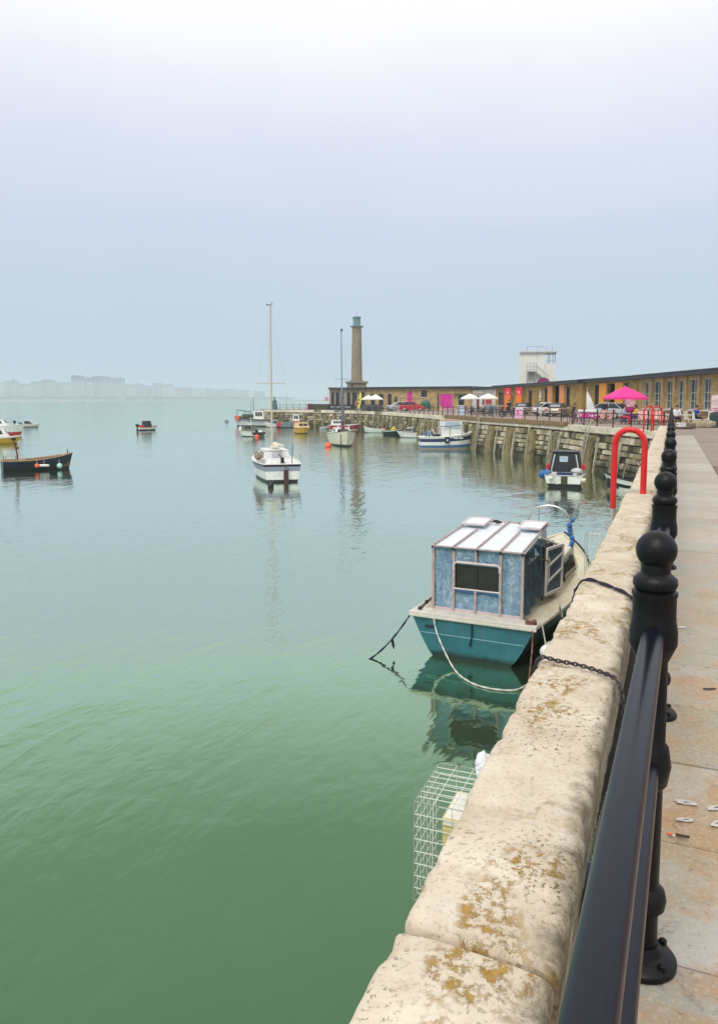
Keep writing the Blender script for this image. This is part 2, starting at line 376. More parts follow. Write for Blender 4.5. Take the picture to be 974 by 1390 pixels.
# ------------------------------------------------------------------ near quay wall with its coping stones
nw = thing('quay_wall', 'low stone quay wall with rounded pale coping blocks beside the black railing', 'wall')
CT = CAMZ - 1.30
wl = MB(); random.seed(3); y = -3
row = 0; z = -.6
wl.box(QX + .2 + .05, 20.5, 1.05, .4, 47, 3.3); wl.mi = 1
while z < 2.72:
    h = .38; y = -3 + random.random() * .5
    while y < 43.6:
        l = random.uniform(.5, 1.1); o = random.uniform(-.012, .025)
        wl.box(QX + bend(y) + .06 - o, y + l / 2, z + h / 2, .14, l - .025, h - .02); y += l
    z += h
wl.build('wall_face', [mortar, MASON], nw)
def coping(y0, y1, x0, x1, zt, zb, step):
    prof = []
    r = .036
    for k in range(5):
        a = math.pi - k * math.pi / 8; prof.append((x0 + r + r * math.cos(a), zt - r + r * math.sin(a)))
    for k in range(1, 8):
        t = k / 8; prof.append((x0 + r + (x1 - x0 - 2 * r) * t, zt + .006 * math.sin(math.pi * t)))
    for k in range(5):
        a = math.pi / 2 - k * math.pi / 8; prof.append((x1 - r + r * math.cos(a), zt - r + r * math.sin(a)))
    for k in range(1, 4): prof.append((x1 - .012 * k, zt - r - (zt - zb - r) * k / 3))
    for k in range(3, 0, -1): prof.append((x0 + .004, zt - r - (zt - zb - r) * k / 3))
    n = max(4, int((y1 - y0) / step)); rings = []; cx = (x0 + x1) / 2; cz = zt - .15
    ysr = [y0 + .002, y0 + .008, y0 + .02] + [y0 + .03 + (y1 - y0 - .06) * k / n for k in range(1, n)] + [y1 - .02, y1 - .008, y1 - .002]
    dz = random.uniform(-.014, .008); dx = random.uniform(-.014, .012)
    for yy in ysr:
        e = min(yy - y0, y1 - yy); ins = .024 * max(0, 1 - e / .022) ** 1.3
        sk = .03 * math.sin(yy * 1.3)
        ring = []
        for (x, zz) in prof:
            p = Vector((x * 3, yy * 3, zz * 3)); d1 = noise.noise(p) * .005 + noise.noise(p * 4.3) * .005 + noise.noise(p * 11) * .003; cor = min(abs(x - x0), abs(x - x1)) < .05 and zz > zt - .06; d1 -= .022 * max(0, noise.noise(p * 2.7 + Vector((9, 4, 1))) - .12) * (1.6 if cor else 0)
            vx = x - cx; vz = zz - cz; l = math.hypot(vx, vz)
            # long shallow skewed edge joints
            ring.append((x + dx + bend(yy) + vx / l * d1 - vx / l * ins, yy + (x - cx) * -.10 , zz + dz + vz / l * d1 - max(0, vz) / l * ins * 1.2))
        rings.append(ring)
    return MB().loft(rings)
wl2 = MB(); wl2.box(-.385, 5.2, (DECK + CT) / 2 - .06, .30, 12.7, CT - DECK - .05); wl2.build('wall_core', mortar, nw)
edges = [-.9, .35, 1.72, 2.37, 3.84, 4.70, 5.37, 7.59, 9.0, 10.38, 11.7]
for a, c in zip(edges, edges[1:]):
    coping(a + .011, c - .011, -.598, -.203, CT, DECK - .1, .035 if c < 6 else .07).build('coping_stone', STONE, nw, smooth=True)
coping(11.72, 12.38, -.585, -.21, DECK + .06, DECK - .2, .08).build('coping_stone', STONE, nw, smooth=True)
y = 12.4
while y < 43:
    c = min(43.8, y + random.uniform(1.1, 1.7)); coping(y + .012, c - .012, -.595, -.203, CT - .02, DECK - .1, .15).build('coping_stone', STONE, nw, smooth=True); y = c
# bolt hole in the first stone
# ------------------------------------------------------------------ near railing: cast posts with ball tops, two tubular rails
rl = thing('railing', 'black railing of ball topped posts with two glossy tubular rails beside flagstone path', 'railing', (0, 0, DECK))
ZB = CAMZ - .4276 - DECK; ZR1 = CAMZ - .67 - DECK; ZR2 = CAMZ - 1.065 - DECK
def post_x(y): return -.07 if y < 1 else -.037 + bend(y)
PY = [.366 + 1.998 * k for k in range(-1, 22)]
shaft = MB()
shaft.lathe([(.044, .02), (.044, .2), (.062, .215), (.066, .24), (.06, .265), (.043, .28), (.043, ZR2 - .07), (.055, ZR2 - .055), (.064, ZR2), (.055, ZR2 + .055), (.045, ZR2 + .07),
             (.043, ZR1 - .085), (.05, ZR1 - .07), (.067, ZR1 - .03), (.067, ZR1 + .005), (.060, ZR1 + .045), (.060, ZB - .135), (.063, ZB - .13), (.063, ZB - .12), (.052, ZB - .115), (.057, ZB - .11), (.062, ZB - .098), (.060, ZB - .083), (.050, ZB - .073),
             (.040, ZB - .065), (.040, ZB - .03)], n=28)
def make_post(y, smooth=True):
    o = shaft.build('post', iron, rl, smooth=True); o.location = (post_x(y), y, 0)
    MB().ball((0, 0, ZB), .0565, 28, 18).build('ball_finial', iron, o, smooth=True)
    bp = MB().lathe([(.095, .028), (.102, .034), (.102, .05), (.092, .062), (.06, .075), (.048, .10)], n=28)
    for k in range(4):
        a = math.pi / 4 + k * math.pi / 2; bp.lathe([(.012, .055), (.012, .075), (.005, .08)], (.085 * math.cos(a), .085 * math.sin(a), 0), 6)
    bp.build('base_plate', iron, o, smooth=True)
    return o
p0 = make_post(PY[0])
for y in PY[1:]:
    c = p0.copy(); C.objects.link(c); c.parent = rl; c.location = (post_x(y), y, 0)
    for ch in p0.children:
        d = ch.copy(); C.objects.link(d); d.parent = c
for zr, r in ((ZR1, .0315), (ZR2, .0315)):
    MB().tube([(post_x(y), y, zr) for y in PY], r, 28).build('rail', blk, rl, smooth=True)
# ------------------------------------------------------------------ far harbour arm
aw = thing('harbour_arm_wall', 'long curving stone harbour wall lined with upright timber fenders', 'wall')
random.seed(11)
bw = MB(); fl = MB(); BAT = .38
def arm_pt(t, z, off=0.0):
    p, d, n = arm.at(t); q = p + n * (off + BAT * (DECK - z) / DECK); return Vector((q.x, q.y, z))
# backing strip
st = [k * 1.0 for k in range(int(arm.len) + 1)] + [arm.len - .01]
bw.loft([[arm_pt(t, DECK - .05, -.12), arm_pt(t, -.6, -.12), arm_pt(t, -.6, -.9), arm_pt(t, DECK - .05, -.9)] for t in st]); bw.mi = 1
z = -.5
while z < DECK - .4:
    h = random.uniform(.30, .5); h = min(h, DECK - .36 - z) if DECK - .36 - z < .5 else h
    t = random.random() * .4
    while t < arm.len - 1:
        l = random.uniform(.3, .85)
        if random.random() > .07:
            o = random.uniform(-.04, .08); g = .026; e = .03
            a0 = [arm_pt(t + g, z + g, -.12), arm_pt(t + l - g, z + g, -.12), arm_pt(t + l - g, z + h - g, -.12), arm_pt(t + g, z + h - g, -.12)]
            j = lambda: random.uniform(-.02, .02)
            a1 = [arm_pt(t + g + e + j(), z + g + e, o), arm_pt(t + l - g - e + j(), z + g + e, o), arm_pt(t + l - g - e + j(), z + h - g - e, o), arm_pt(t + g + e + j(), z + h - g - e, o)]
            bw.loft([a0, a1])
        t += l
    z += h
# the end of the arm
bw.build('masonry', [mortar, MASON], aw)
cp = MB(); kb = MB(); t = .2; tk0 = arm.find(768); tk1 = arm.find(604)
while t < arm.len - 1.2:
    l = random.uniform(1.0, 1.5); l = min(l, arm.len - .3 - t)
    dz = -.0 if t + l < tk0 or t > tk1 else -.16
    a = [[arm_pt(s, z_, o_) for z_, o_ in ((DECK - .36, .05), (DECK + .02 + dz, .03), (DECK + .035 + dz, -.01), (DECK + .035 + dz, -.55), (DECK - .36, -.55))] for s in (t + .01, t + l / 2, t + l - .01)]
    cp.loft(a); t += l
cp.build('coping', farcop, aw)
t = tk0
while t < tk1:
    l = min(4.0, tk1 - t + .05)
    kb.loft([[arm_pt(s, z_, o_) for z_, o_ in ((DECK - .12, .14), (DECK + .19, .12), (DECK + .2, -.2), (DECK - .12, -.2))] for s in (t + .01, t + l / 2, t + l - .01)])
    t += l
kb.build('timber_kerb', kerbwood, aw, bevel=.015)
def fender(t, w, zt, th=.28, mt=piles, name='fender_pile', lean=0.0):
    b_ = MB()
    b_.loft([[arm_pt(t - w / 2 + lean * (1 if z_ < 1 else 0), z_, .02), arm_pt(t + w / 2 + lean * (1 if z_ < 1 else 0), z_, .02), arm_pt(t + w / 2 + lean * (1 if z_ < 1 else 0), z_, th), arm_pt(t - w / 2 + lean * (1 if z_ < 1 else 0), z_, th)] for z_ in (-.5, .3, zt - .06, zt)])
    return b_.build(name, mt, aw, bevel=.03)
ft = []; us = [(843, .4), (807, .85), (759, .85), (728, .95), (697, .95), (671, .95), (648, .9)]
for u, w in us: ft.append((arm.find(u), w))
t = ft[-1][0] + 2.6
while t < arm.len - 2:
    ft.append((t, random.uniform(.6, .95) if len(ft) < 14 else random.uniform(.4, .6))); t += random.uniform(2.0, 3.2)
for k, (t, w) in enumerate(ft):
    fender(t, w, DECK - random.uniform(.42, .6), random.uniform(.24, .34))
    if k < 15:
        s = 1 if k % 2 else -1
        fender(t + s * (w / 2 + random.uniform(.18, .35)), .13, DECK - random.uniform(.3, .8), .2, palepost, 'guard_post')
        if k % 3: fender(t - s * (w / 2 + random.uniform(.35, .7)), .12, DECK - random.uniform(.4, .9), .16, palepost, 'guard_post')
# weeds along the top of the wall
leafm = mat('weed_leaf', (.05, .10, .02), .7, .4, 6, island=.4)
def weed(u, r, h, label):
    t = arm.find(u); b_ = MB(); random.seed(int(u))
    for k in range(170):
        a = random.uniform(0, 6.28); q = random.random() ** .5 * r; z_ = random.random() * h * (1 - (q / r) ** 2 * .7)
        c0 = Vector((math.cos(a) * q, math.sin(a) * q * .5, z_ - h * .35)); d = Vector((random.uniform(-1, 1), random.uniform(-1, 1), random.uniform(.2, 1.2))).normalized() * .16; e = d.orthogonal().normalized() * .05
        b_.quad(c0, c0 + d * .5 + e, c0 + d, c0 + d * .5 - e)
    p = arm_pt(t, DECK - .05, .1)
    w_ = thing('weed', label, 'plant', p, math.atan2(arm.at(t)[1].y, arm.at(t)[1].x)); b_.build('foliage', leafm, w_, fix=False)
weed(515, 1.1, .9, 'bushy green weed spilling over the wall top below the closed white parasols')
weed(432, 1.0, .6, 'low green tuft on the wall top left of the dark glass cafe')
weed(462, 1.3, .5, 'straggling green growth on the wall below the black lettered windbreak')
# ------------------------------------------------------------------ railing of the arm
ar = thing('railing', 'black post and rail fence along the edge of the curving harbour arm', 'railing')
apost = MB().lathe([(.06, 0), (.06, .05), (.04, .07), (.038, .45), (.05, .48), (.038, .51), (.038, .88), (.055, .9), (.055, .93), (.03, .95), (.055, 1.0), (.06, 1.04), (.04, 1.09)], n=8)
def arm_rail(t0, t1, gap, par):
    n = int((t1 - t0) / gap); o = None
    for k in range(n + 1):
        t = t0 + (t1 - t0) * k / n; q = arm_pt(t, DECK + .03, -.33)
        if o is None: o = apost.build('post', black, par)
        else: o = o.copy(); C.objects.link(o); o.parent = par
        o.location = q
    for z_ in (.48, .86):
        MB().tube([arm_pt(t0 + (t1 - t0) * k / (2 * n), DECK + .03 + z_, -.33) for k in range(2 * n + 1)], .026, 5).build('rail', black, par)
arm_rail(arm.find(893), arm.find(541), 2.0, ar)
ar2 = thing('railing', 'short dark railing on the seaward tip of the harbour arm beside the green statue', 'railing')
arm_rail(arm.find(413), arm.find(378), 1.25, ar2)
# ------------------------------------------------------------------ red ladder hoops
redgl = mat('red_hoop_paint', (.62, .012, .012), .3, .08, 6)
galv = mat('galvanised', (.5, .49, .46), .45, .15, 12, metal=.5)
ld = thing('quay_ladder', 'tall red ladder hoop rising over the gap in the near coping', 'ladder hoop', (-.385, 11.52, CT))
hx0, hx1 = -.395, 0.0; zt_ = .89
MB().tube([(hx0, 0, -.225), (hx0, 0, .6)] + arch((hx0, 0, zt_ - .2), (hx1, 0, zt_ - .2), .2, n=14) + [(hx1, 0, .5), (hx1, 0, -.02)], .042, 14).build('hoop', redgl, ld, smooth=True)
b_ = MB()
for dy in (-.0, .06): b_.tube([(hx0, dy * 1.4, -.22), (hx0, dy * 1.4, -3.0)], .034, 8)
b_.build('stile', galv, ld, smooth=True)
lb = thing('quay_ladder', 'pair of red arched ladder handrails on the far quay edge by the deckchairs', 'ladder hoop', arm_pt(arm.find(885), DECK, -.1), face(885) )
for dx in (-.24, .16):
    MB().tube([(dx - .25, -.1, 0), (dx - .25, -.1, 1.0)] + arch((dx - .25, -.1, 1.1), (dx + .25, .25, 1.1), .28, n=10) + [(dx + .25, .25, 1.0), (dx + .25, .25, 0)], .045, 8).build('hoop', redgl, lb, smooth=True)
    MB().tube([(dx - .25, -.1, 0), (dx - .25, -.25, -2.4)], .03, 6).build('stile', galv, lb)
# slanting ladders on the wall
for u, lab in ((655, 'narrow pale ladder leaning against the harbour wall right of the blue striped boat'), (806, 'thin pale ladder on the harbour wall just right of the black cuddy boat')):
    t = arm.find(u); la = thing('wall_ladder', lab, 'ladder', (0, 0, 0))
    for s in (-.22, .22):
        MB().tube([arm_pt(t + s + .3, -.3, .42), arm_pt(t + s, DECK + .5, .36)], .035, 6).build('stile', palepost, la)
    rg = MB()
    for k in range(9):
        z_ = -.1 + k * .33; rg.tube([arm_pt(t - .22 + .3 - .09 * z_, z_, .40), arm_pt(t + .22 + .3 - .09 * z_, z_, .40)], .02, 5)
    rg.build('rungs', palepost, la)
# ------------------------------------------------------------------ boats
def hull_geo(L, B, F, tr=.8, bow=.35, rake=.5, flare=.76, pw=2.2, full=.4, n=16):
    def w(t):
        if t < full: return B / 2 * (tr + (1 - tr) * math.sin(math.pi / 2 * t / full))
        return B / 2 * max(.012, 1 - ((t - full) / (1 - full)) ** pw)
    def sh(t): return F + bow * t ** 2.2 - .04 * math.sin(math.pi * t)
    lev = [1, .86, .6, .33, .13, 0]
    st = []
    for i in range(n + 1):
        t = i / n; pts = []
        for l in lev:
            pts.append(Vector((w(t) * (flare + (1 - flare) * l ** .8), L * t - rake * t ** 3 * (1 - l), sh(t) * l)))
        pts.append(Vector((w(t) * .55, L * t - rake * 1.25 * t ** 3, -.25)))
        st.append(pts)
    return st, w, sh
def boat(label, u, d, a, L, B, F, bands, deck=cream, cat='boat', name='moored_boat', opened=False, trim=None, gun=.03, transom=None, well=None, group=None, loc=None, rz=None, stern_off=None, **kw):
    """local axes: stern at y=0, bow at +y, starboard +x; a = heading, degrees clockwise from straight away"""
    rz_ = face(u) - R(a) if rz is None else rz
    ax = Vector((-math.sin(rz_), math.cos(rz_), 0))
    o = thing(name, label, cat, (loc if loc else site(u, d) - ax * (L / 2 if stern_off is None else stern_off)), rz_, group)
    st, w, sh = hull_geo(L, B, F, **kw)
    h = MB(); n = len(st); k = len(st[0])
    for s in (1, -1):
        vs = [Vector((p.x * s, p.y, p.z)) for r in st for p in r]
        for j in range(k - 1):
            h.mi = j; h.add(vs, [])
            base = len(h.v) - len(vs)
            for i in range(n - 1):
                h.f.append([base + i * k + j, base + (i + 1) * k + j, base + (i + 1) * k + j + 1, base + i * k + j + 1]); h.m.append(j)
    for j in range(k - 1):
        h.mi = j if transom is None else 6
        p, q = st[0][j], st[0][j + 1]; h.quad((p.x, p.y, p.z), (q.x, q.y, q.z), (-q.x, q.y, q.z), (-p.x, p.y, p.z))
    h.build('hull', list(bands) + ([bands[-1]] * (6 - len(bands))) + ([transom] if transom else []), o, smooth=True)
    # sheer strake / gunwale
    g = MB()
    g.tube([(st[i][0].x, st[i][0].y, st[i][0].z) for i in range(n)] , gun, 6); g.tube([(-st[i][0].x, st[i][0].y, st[i][0].z) for i in range(n)], gun, 6)
    g.tube([(-st[0][0].x, 0, st[0][0].z), (st[0][0].x, 0, st[0][0].z)], gun, 6)
    g.build('gunwale', trim or deck, o, smooth=True)
    if opened:                       # inner skin and sole
        b_ = MB(); rows = []
        for i in range(n - 1):
            p = st[i][0]; xi = max(.01, p.x - .07); rows.append([Vector((-xi, p.y + (.06 if i == 0 else 0), p.z)), Vector((-xi * .8, p.y + (.06 if i == 0 else 0), .16)), Vector((xi * .8, p.y + (.06 if i == 0 else 0), .16)), Vector((xi, p.y + (.06 if i == 0 else 0), p.z))])
        b_.loft(rows, caps=True, closed=False); b_.build('lining', deck, o)
        t_ = MB()
        for f in (.3, .62):
            i = int(f * (n - 1)); t_.box(0, st[i][0].y, st[i][0].z * .66, st[i][0].x * 1.7, .24, .04)
        t_.build('thwart', wood, o)
        e = MB()
        for s in (1, -1):
            e.loft([[Vector((s * st[i][0].x, st[i][0].y, st[i][0].z + .004)), Vector((s * max(.005, st[i][0].x - .08), st[i][0].y, st[i][0].z + .004)), Vector((s * max(.005, st[i][0].x - .08), st[i][0].y, st[i][0].z - .04)), Vector((s * st[i][0].x, st[i][0].y, st[i][0].z - .04))] for i in range(n - 1)])
        e.build('capping', trim or wood, o)
    else:
        b_ = MB(); i0 = 0
        rows = [[Vector((-st[i][0].x + .005, st[i][0].y, st[i][0].z - .03)), Vector((-st[i][0].x * .5, st[i][0].y, st[i][0].z)), Vector((0, st[i][0].y, st[i][0].z + .015)), Vector((st[i][0].x * .5, st[i][0].y, st[i][0].z)), Vector((st[i][0].x - .005, st[i][0].y, st[i][0].z - .03))] for i in range(n)]
        b_.loft(rows, caps=False, closed=False); b_.build('deck', deck, o, smooth=True)
    o_st = dict(st=st, w=w, sh=sh, L=L); return o, o_st
def cabin(o, y0, y1, w0, w1, z0, z1, rf=.2, rb=.1, m=white, roof=None, wins=(), front=True, back=False, side=(.12, .85, .35, .82), name='cabin', over=.05):
    """tapered deckhouse; wins: number of side windows"""
    b_ = MB(); lo = [(-w0, y0, z0), (w0, y0, z0), (w0, y1, z0), (-w0, y1, z0)]; hi = [(-w1, y0 + rb, z1), (w1, y0 + rb, z1), (w1, y1 - rf, z1), (-w1, y1 - rf, z1)]
    b_.loft([[Vector(p) for p in lo], [Vector(p) for p in hi]]); c = b_.build(name, m, o, bevel=.03)
    r_ = MB(); r_.loft([[Vector((p[0] * (1 + over), p[1] + (over if k > 1 else -over), z1 + .004 + dz)) for k, p in enumerate(hi)] for dz in (0, .05)]); r_.build('roof', roof or m, c, bevel=.02)
    def pt(face_, s, t):
        L_ = {'s': (1, 2), 'p': (0, 3), 'f': (3, 2), 'b': (0, 1)}[face_]
        a = Vector(lo[L_[0]]).lerp(Vector(lo[L_[1]]), s); e = Vector(hi[L_[0]]).lerp(Vector(hi[L_[1]]), s); return a.lerp(e, t)
    def win(face_, s0, s1, t0, t1):
        q = [pt(face_, s0, t0), pt(face_, s1, t0), pt(face_, s1, t1), pt(face_, s0, t1)]
        nrm = (q[1] - q[0]).cross(q[3] - q[0]).normalized(); ctr = Vector((0, (y0 + y1) / 2, (z0 + z1) / 2))
        if nrm.dot(q[0] - ctr) < 0: nrm = -nrm
        w_ = MB(); w_.loft([[p - nrm * .01 for p in q], [p + nrm * .012 for p in q]]); w_.build('window', glass, c)
    if wins:
        for f in ('s', 'p'):
            g = (side[1] - side[0]) / wins
            for k in range(wins): win(f, side[0] + g * k + g * .08, side[0] + g * (k + 1) - g * .08, side[2], side[3])
    if front:
        nf = front if isinstance(front, int) and front > 1 else 2
        for k in range(nf): win('f', .08 + .84 / nf * k + .02, .08 + .84 / nf * (k + 1) - .02, .4, .86)
    if back: win('b', .15, .85, .3, .82)
    return c
def mast(o, x, y, z0, z1, r0, r1, m, spread=None, lean=0.0, name='mast'):
    b_ = MB(); b_.tube([(x, y, z0), (x + lean * .5, y, (z0 + z1) / 2), (x + lean, y, z1)], [r0, (r0 + r1) / 2, r1], 8); mo = b_.build(name, m, o, smooth=True)
    if spread: MB().tube([(x - spread[1] / 2, y, spread[0]), (x + spread[1] / 2, y, spread[0])], .025, 5).build('spreader', m, mo)
    return mo
def stay(o, pts, r=.012, m=steel, name='stay'): return MB().tube(pts, r, 4).build(name, m, o)
def outboard(o, x, y, z, m=black, s=1.0):
    b_ = MB(); b_.box(x, y - .12 * s, z + .22 * s, .3 * s, .42 * s, .34 * s); b_.box(x, y - .1 * s, z - .25 * s, .12 * s, .2 * s, .75 * s); b_.box(x, y - .05 * s, z - .02, .22 * s, .1 * s, .14 * s)
    return b_.build('outboard_motor', m, o, bevel=.05 * s)
def rails(o, pts, h, r=.02, m=steel, step=1, name='guard_rail'):
    b_ = MB(); b_.tube([Vector(p) + Vector((0, 0, h)) for p in pts], r, 6)
    for p in pts[::step]: b_.tube([p, Vector(p) + Vector((0, 0, h))], r * .8, 5)
    return b_.build(name, m, o, smooth=True)
def buoy(label, u, v, r, m, name='buoy', squash=1.0, z=None):
    d = dist(v, 0); p = site(u, d, (r * .35 if z is None else z))
    b_ = thing(name, label, 'buoy', p); MB().ball((0, 0, 0), r, 12, 9, sz=squash).build('float', m, b_, smooth=True)
    MB().tube([(0, 0, r * squash * .9), (0, 0, r * squash + .05)], r * .16, 6).build('eye', black, b_)
    return b_
# ---- cream-white sloop seen from astern
o, g = boat('white sailing sloop with bare beige mast and a dark rudder on its stern', 370, 46.2, -7, 8.0, 2.55, .98, [black, mat('blue_grey_band', (.25, .28, .36), .5), white, white, black], cat='sailing boat', name='sailing_boat', tr=.80, bow=.35, flare=.80, deck=white, trim=white)  # lowest black band paints in the shadow along the waterline
wtr = g['w'](0)

b_ = MB(); b_.loft([[Vector(p) for p in ((-.86, .35, .95), (.86, .35, .95), (.86, 2.3, .97), (-.86, 2.3, .97))], [Vector(p) for p in ((-.8, .42, 1.13), (.8, .42, 1.13), (.78, 2.2, 1.16), (-.78, 2.2, 1.16))]]); b_.build('cockpit_cover', white, o, bevel=.05)
cabin(o, 2.4, 5.6, .82, .66, 1.0, 1.55, .9, .1, white, None, wins=3, front=True)
b_ = MB(); b_.box(.1, 4.0, 1.68, .5, .7, .1); b_.build('hatch', cream, o, bevel=.03)
b_ = MB(); b_.box(.55, 2.6, 1.32, .18, .1, .3); b_.box(.0, 2.36, 1.3, .5, .03, .4); b_.build('companionway', lightgrey, o)
b_ = MB(); b_.tube([(0, 3.2, 1.75), (0.05, 1.4, 1.95), (.1, .6, 1.95)], .07, 8); b_.build('boom', cream, o, smooth=True)
b_ = MB(); b_.loft([[Vector((math.cos(q) * .16, y, 1.82 + math.sin(q) * .15 + .07)) for q in [k * math.pi / 4 for k in range(8)]] for y in (3.2, 2.6, 1.9)]); b_.build('furled_sail', cream, o, smooth=True)
mo = mast(o, 0, 4.6, 1.5, 10.0, .065, .045, mat('beige_spar', (.52, .45, .33), .5, .1), (5.45, 1.7))
b_ = MB(); b_.box(-.12, 4.6, 10.02, .3, .05, .05); b_.box(.08, 4.6, 10.1, .04, .04, .16); b_.build('wind_vane', darkwood, mo)
stay(o, [(-1.15, 4.4, 1.1), (-.85, 4.5, 5.4), (0, 4.6, 9.8)], .006); stay(o, [(1.15, 4.4, 1.1), (.85, 4.5, 5.4), (0, 4.6, 9.8)], .006); stay(o, [(0, 7.9, 1.3), (0, 4.6, 9.8)], .006)
b_ = MB(); b_.box(.18, -.1, .28, .25, .1, .8); b_.box(.18, -.02, .9, .12, .3, .08); b_.build('rudder', mat('rust_brown_paint', (.07, .022, .015), .6, .3), o, bevel=.02)
b_ = MB(); b_.box(.02, .2, 1.18, .16, .3, .3); b_.tube([(.02, .2, 1.3), (-.15, .55, 1.5)], .03, 6); b_.build('winch', black, o, bevel=.02)
b_ = MB(); b_.tube([(.55, .3, 1.0), (.62, .35, 2.0)], .02, 5); b_.build('flag_staff', black, o)
b_ = MB()
for k in range(7): b_.ball((-1.08 + random.uniform(-.05, .05), 1.2 + k * .28, 1.2 + .2 * random.random()), .17, 7, 5, sy=1.3)
b_.build('bundled_canvas', wood, o)
rails(o, [(-1.05, .15, .98), (-1.2, 1.6, 1.0)], .55, .015); 
rails(o, [(1.05, .15, .98), (1.2, 1.6, 1.0)], .55, .015)
buoy('small black mooring float just astern of the white sloop', 366, 661.5, .16, black, squash=1.7)
# ---- cream sloop seen from ahead
o, g = boat('cream hulled sloop lying bow on with a slim blue grey mast', 464, 77.5, 171, 7.6, 2.75, 1.15, [cream, cream, cream, cream, black], cat='sailing boat', name='sailing_boat', tr=.72, bow=.42, flare=.72, deck=white, trim=mat('olive_trim', (.12, .1, .05), .6), rake=.8, pw=1.9)
cabin(o, 2.2, 4.9, .85, .65, 1.15, 1.65, .6, .1, white, None, wins=2, front=True)
mo = mast(o, .05, 4.3, 1.6, 11.2, .09, .05, mat('blue_spar', (.22, .27, .36), .45, .1), (6.5, 1.5), lean=.1)
b_ = MB(); b_.box(.1, 4.3, 11.22, .16, .16, .22); b_.build('masthead_light', black, mo)
b_ = MB(); b_.tube([(.05, 4.28, 1.65), (.02, 4.28, 3.0), (.03, 4.28, 5.5)], [.17, .15, .11], 8); b_.build('sail_cover', mat('blue_sail_cover', (.10, .13, .21), .8, .2), mo, smooth=True)
b_ = MB(); b_.box(.05, 4.7, 1.95, .3, .3, .8); b_.build('red_sail_bag', maroon, o, bevel=.08)
stay(o, [(0, 7.5, 1.6), (.15, 4.3, 11)], .006); stay(o, [(-1.25, 4, 1.2), (.1, 4.3, 11)], .006); stay(o, [(1.25, 4, 1.2), (.1, 4.3, 11)], .006)
rails(o, [(-.55, 6.6, 1.5), (-.2, 7.3, 1.55), (0, 7.55, 1.57), (.2, 7.3, 1.55), (.55, 6.6, 1.5)], .5, .014)
b_ = MB(); b_.tube([(.62, 6.9, 1.2), (.66, 7.2, .6), (.62, 7.1, -.05)], .05, 6); b_.build('anchor_rope', black, o)
buoy('orange mooring buoy floating at the bow of the cream sloop', 445, 606.5, .32, orange)
# ---- dark open fishing boat on the left
o, g = boat('dark navy open fishing boat with brown interior, stub mast and coloured fenders', 48.5, 50, 82, 4.25, 1.65, .66, [mat('blue_black_paint', (.008, .014, .045), .4, .25, 5), MATS['blue_black_paint'], black, black, black], name='fishing_boat', opened=True, deck=mat('brown_lining', (.17, .085, .035), .75, .3, 6), trim=mat('worn_tan_capping', (.36, .24, .13), .7, .3, 8), tr=.85, bow=.36, rake=.25, full=.45, gun=.04)
b_ = MB(); b_.tube([(-.05, .95, .3), (-.06, .92, 1.0), (0, .75, 1.95)], [.06, .05, .04], 8); mo = b_.build('stub_mast', maroon, o, smooth=True)
b_ = MB(); b_.box(0, .73, 2.0, .2, .24, .16, .3); b_.box(.03, .86, 1.7, .1, .12, .1); b_.box(.02, .93, 1.42, .1, .14, .12); b_.build('pulley_block', black, mo, bevel=.02)
b_ = MB(); b_.box(0, 1.15, .58, .8, .5, .25); b_.build('engine_box', wood, o, bevel=.03)
b_ = MB()
for k in range(6): b_.ball((random.uniform(-.35, .35), 1.7 + .25 * k, .42), .2, 7, 5, sz=.7)
b_.build('net_heap', mat('net_dark', (.03, .04, .05), .9, .5, 12), o)
b_ = MB(); b_.tube([(0, 3.95, .98), (0, 3.95, 1.25)], .035, 6); b_.build('bow_post', black, o)
for x_, y_ in ((.45, .2), (-.45, .15), (.5, .75)): MB().tube([(x_, y_, .62), (x_, y_, .95)], .03, 5).build('rowlock_post', wood, o)
b_ = MB(); b_.lathe([(.05, .66), (.05, .95), (.025, 1.02)], (.3, 3.6, .1), 6); b_.build('cleat', mat('worn_white', (.6, .56, .5), .6), o)
def hang_fender(label, par_o, x, y, z, r, m, ln=0):
    q = par_o.matrix_basis @ Vector((x, y, z)); f = thing('fender', label, 'fender', q, par_o.rotation_euler.z)
    if ln: b_ = MB(); b_.tube([(0, -ln / 2, .02), (0, -ln / 2 + .05, .01), (0, ln / 2 - .05, -.01), (0, ln / 2, -.02)], [r * .5, r, r, r * .5], 12); b_.build('body', m, f, smooth=True)
    else: b_ = MB(); b_.ball((0, 0, 0), r, 14, 10); b_.build('body', m, f, smooth=True)
    MB().tube([(-.05, 0, r * .7), (-.12, 0, .42)], .012, 4).build('lanyard', rope_white, f)
    return f
hang_fender('orange ball fender on the side of the dark open fishing boat', o, .96, 1.92, .33, .145, orange)
hang_fender('white sausage fender beside the orange ball on the dark fishing boat', o, .94, 2.35, .32, .085, white, .6)
hang_fender('pale green and white ball fender near the bow of the dark fishing boat', o, .88, 3.28, .26, .175, mat('seafoam_vinyl', (.35, .62, .55), .5, .5, 9))
